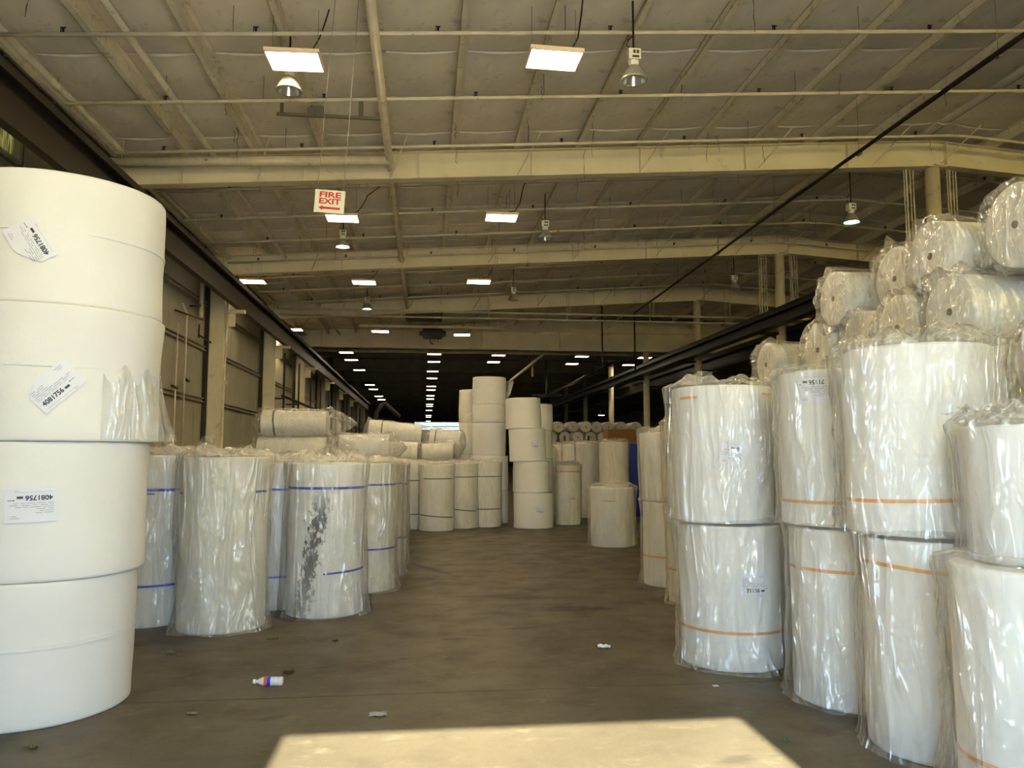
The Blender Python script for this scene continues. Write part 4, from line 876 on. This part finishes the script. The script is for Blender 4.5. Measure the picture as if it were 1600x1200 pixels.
lying(3.9, 8.42, 2.635, .25, 1.3, 'leftmost low lying roll at the far end of the pile', bag='film_milky', group=G, foam='foam_warm', ruff=.1)
lying(3.9, 4.38, 2.20, .30, 1.5, 'lying roll at right edge with only its curved end rim showing', bag='film', group=G)
lying(4.75, 4.60, 2.83, .27, 1.0, 'lying roll supporting the topmost one at right', bag='film_milky', group=G)
lying(4.02, 5.64, 3.19, .285, 1.6, 'large lying roll with full round end, upper right of the pile', bag='film', group=G, tail=(.03, 0), ruff=.06, foam='foam')
lying(4.12, 4.86, 3.22, .30, 1.5, 'topmost lying roll at the right edge with dark core', bag='film', group=G, ruff=.05, tail=(.02, 0))
lying(4.16, 6.33, 3.17, .29, 1.4, 'lying roll with standing film ear left of the large round end', bag='film_milky', group=G, ruff=.16, foam='foam_warm', tail=(.04, 0))
lying(3.95, 7.0, 3.12, .265, 1.35, 'flat-topped lying roll highest at the left of the pile', bag='film_milky', group=G, ruff=.09, foam='foam')

# ------------------------------------------------------------------ litter on the floor
t = empty('plastic_bottle', (-1.06, 5.67, .032), (0, 0, math.radians(-4))); tag(t, 'empty clear plastic bottle lying on the concrete floor', 'bottle')
prof = [(.001, 0), (.025, .002), (.031, .01), (.031, .03), (.028, .035), (.031, .04), (.031, .06), (.028, .065), (.031, .07), (.031, .11), (.031, .135), (.022, .16), (.012, .175), (.012, .19)]
pm = bpy.data.materials.new('clear_pet'); pm.use_nodes = True; pb = pm.node_tree.nodes['Principled BSDF']; pb.inputs['Base Color'].default_value = (.9, .93, .95, 1); pb.inputs['Roughness'].default_value = .12; pb.inputs['Alpha'].default_value = .45
b = MB(); b.lathe(prof, 20); b.v = [(.095-q[2], q[0], q[1]) for q in b.v]; b.build('bottle_body', pm, t, True)
b = MB(); b.lathe([(.001, .206), (.0145, .206), (.0145, .19), (.001, .189)], 14); b.v = [(.095-q[2], q[0], q[1]) for q in b.v]; b.build('cap', M['sign'], t, True)
b = MB(); b.lathe([(.0318, .082), (.0318, .108)], 20); b.v = [(.095-q[2], q[0], q[1]) for q in b.v]; b.build('wrapper', M['tape_blue'], t, True)
b = MB(); b.lathe([(.0318, .110), (.0318, .128)], 20); b.v = [(.095-q[2], q[0], q[1]) for q in b.v]; b.build('wrapper', M['tape_red'], t, True)
def scrap(x, y_, s, m, label, hgt=.02, seed=1):
    v = []; f = []; n = 7
    for j in range(n):
        for i in range(n):
            v.append((x + (i/(n-1)-.5)*s*(1+.4*nz(i*.8, j*.8, seed)), y_ + (j/(n-1)-.5)*s*.7*(1+.5*nz(i*.9, j*.9, seed+3)), .004 + max(0, hgt*(nz(i*.9+seed, j*.9, 2)+.35))))
    for j in range(n-1):
        for i in range(n-1): a = j*n+i; f.append((a, a+1, a+n+1, a+n))
    o = link('scrap', [(q[0]-x, q[1]-y_, q[2]) for q in v], f, m, None, False, (x, y_, 0)); tag(o, label, 'scrap'); return o
leafm = mat('dry_leaf', (.16, .14, .06), .8); darkm = mat('dark_scrap', (.05, .035, .02), .8)
scrap(1.5, 6.45, .10, M['paper'], 'small white paper scrap lying on the floor right of centre', .03, 1)
scrap(-2.02, 6.64, .07, leafm, 'yellowish crumpled scrap in front of the milky wrapped roll', .03, 2)
scrap(-2.13, 4.65, .07, leafm, 'crumpled leaf on the floor before the tall bare stack', .03, 3)
scrap(-.98, 5.97, .08, darkm, 'dark brown crumb lying just behind the plastic bottle', .025, 4)
scrap(-.75, 6.9, .05, darkm, 'small dark crumb in front of the grease smeared roll', .02, 5)
scrap(-1.30, 7.05, .10, darkm, 'dark flat sliver beside the milky wrapped roll foot', .008, 6)
scrap(-.27, 4.98, .11, M['ink_grey'], 'flat grey scrap just beyond the sunlit patch', .008, 7)
scrap(2.03, 4.27, .03, mat('green_cap', (.0, .12, .06), .5), 'tiny green bit on the floor near right stacks', .02, 8)
scrap(2.02, 5.30, .04, M['paper'], 'tiny white fleck by the foot of the corner stack', .01, 9)
scrap(-1.42, 5.12, .06, leafm, 'pale straw fleck left of the sunlit patch', .012, 10)
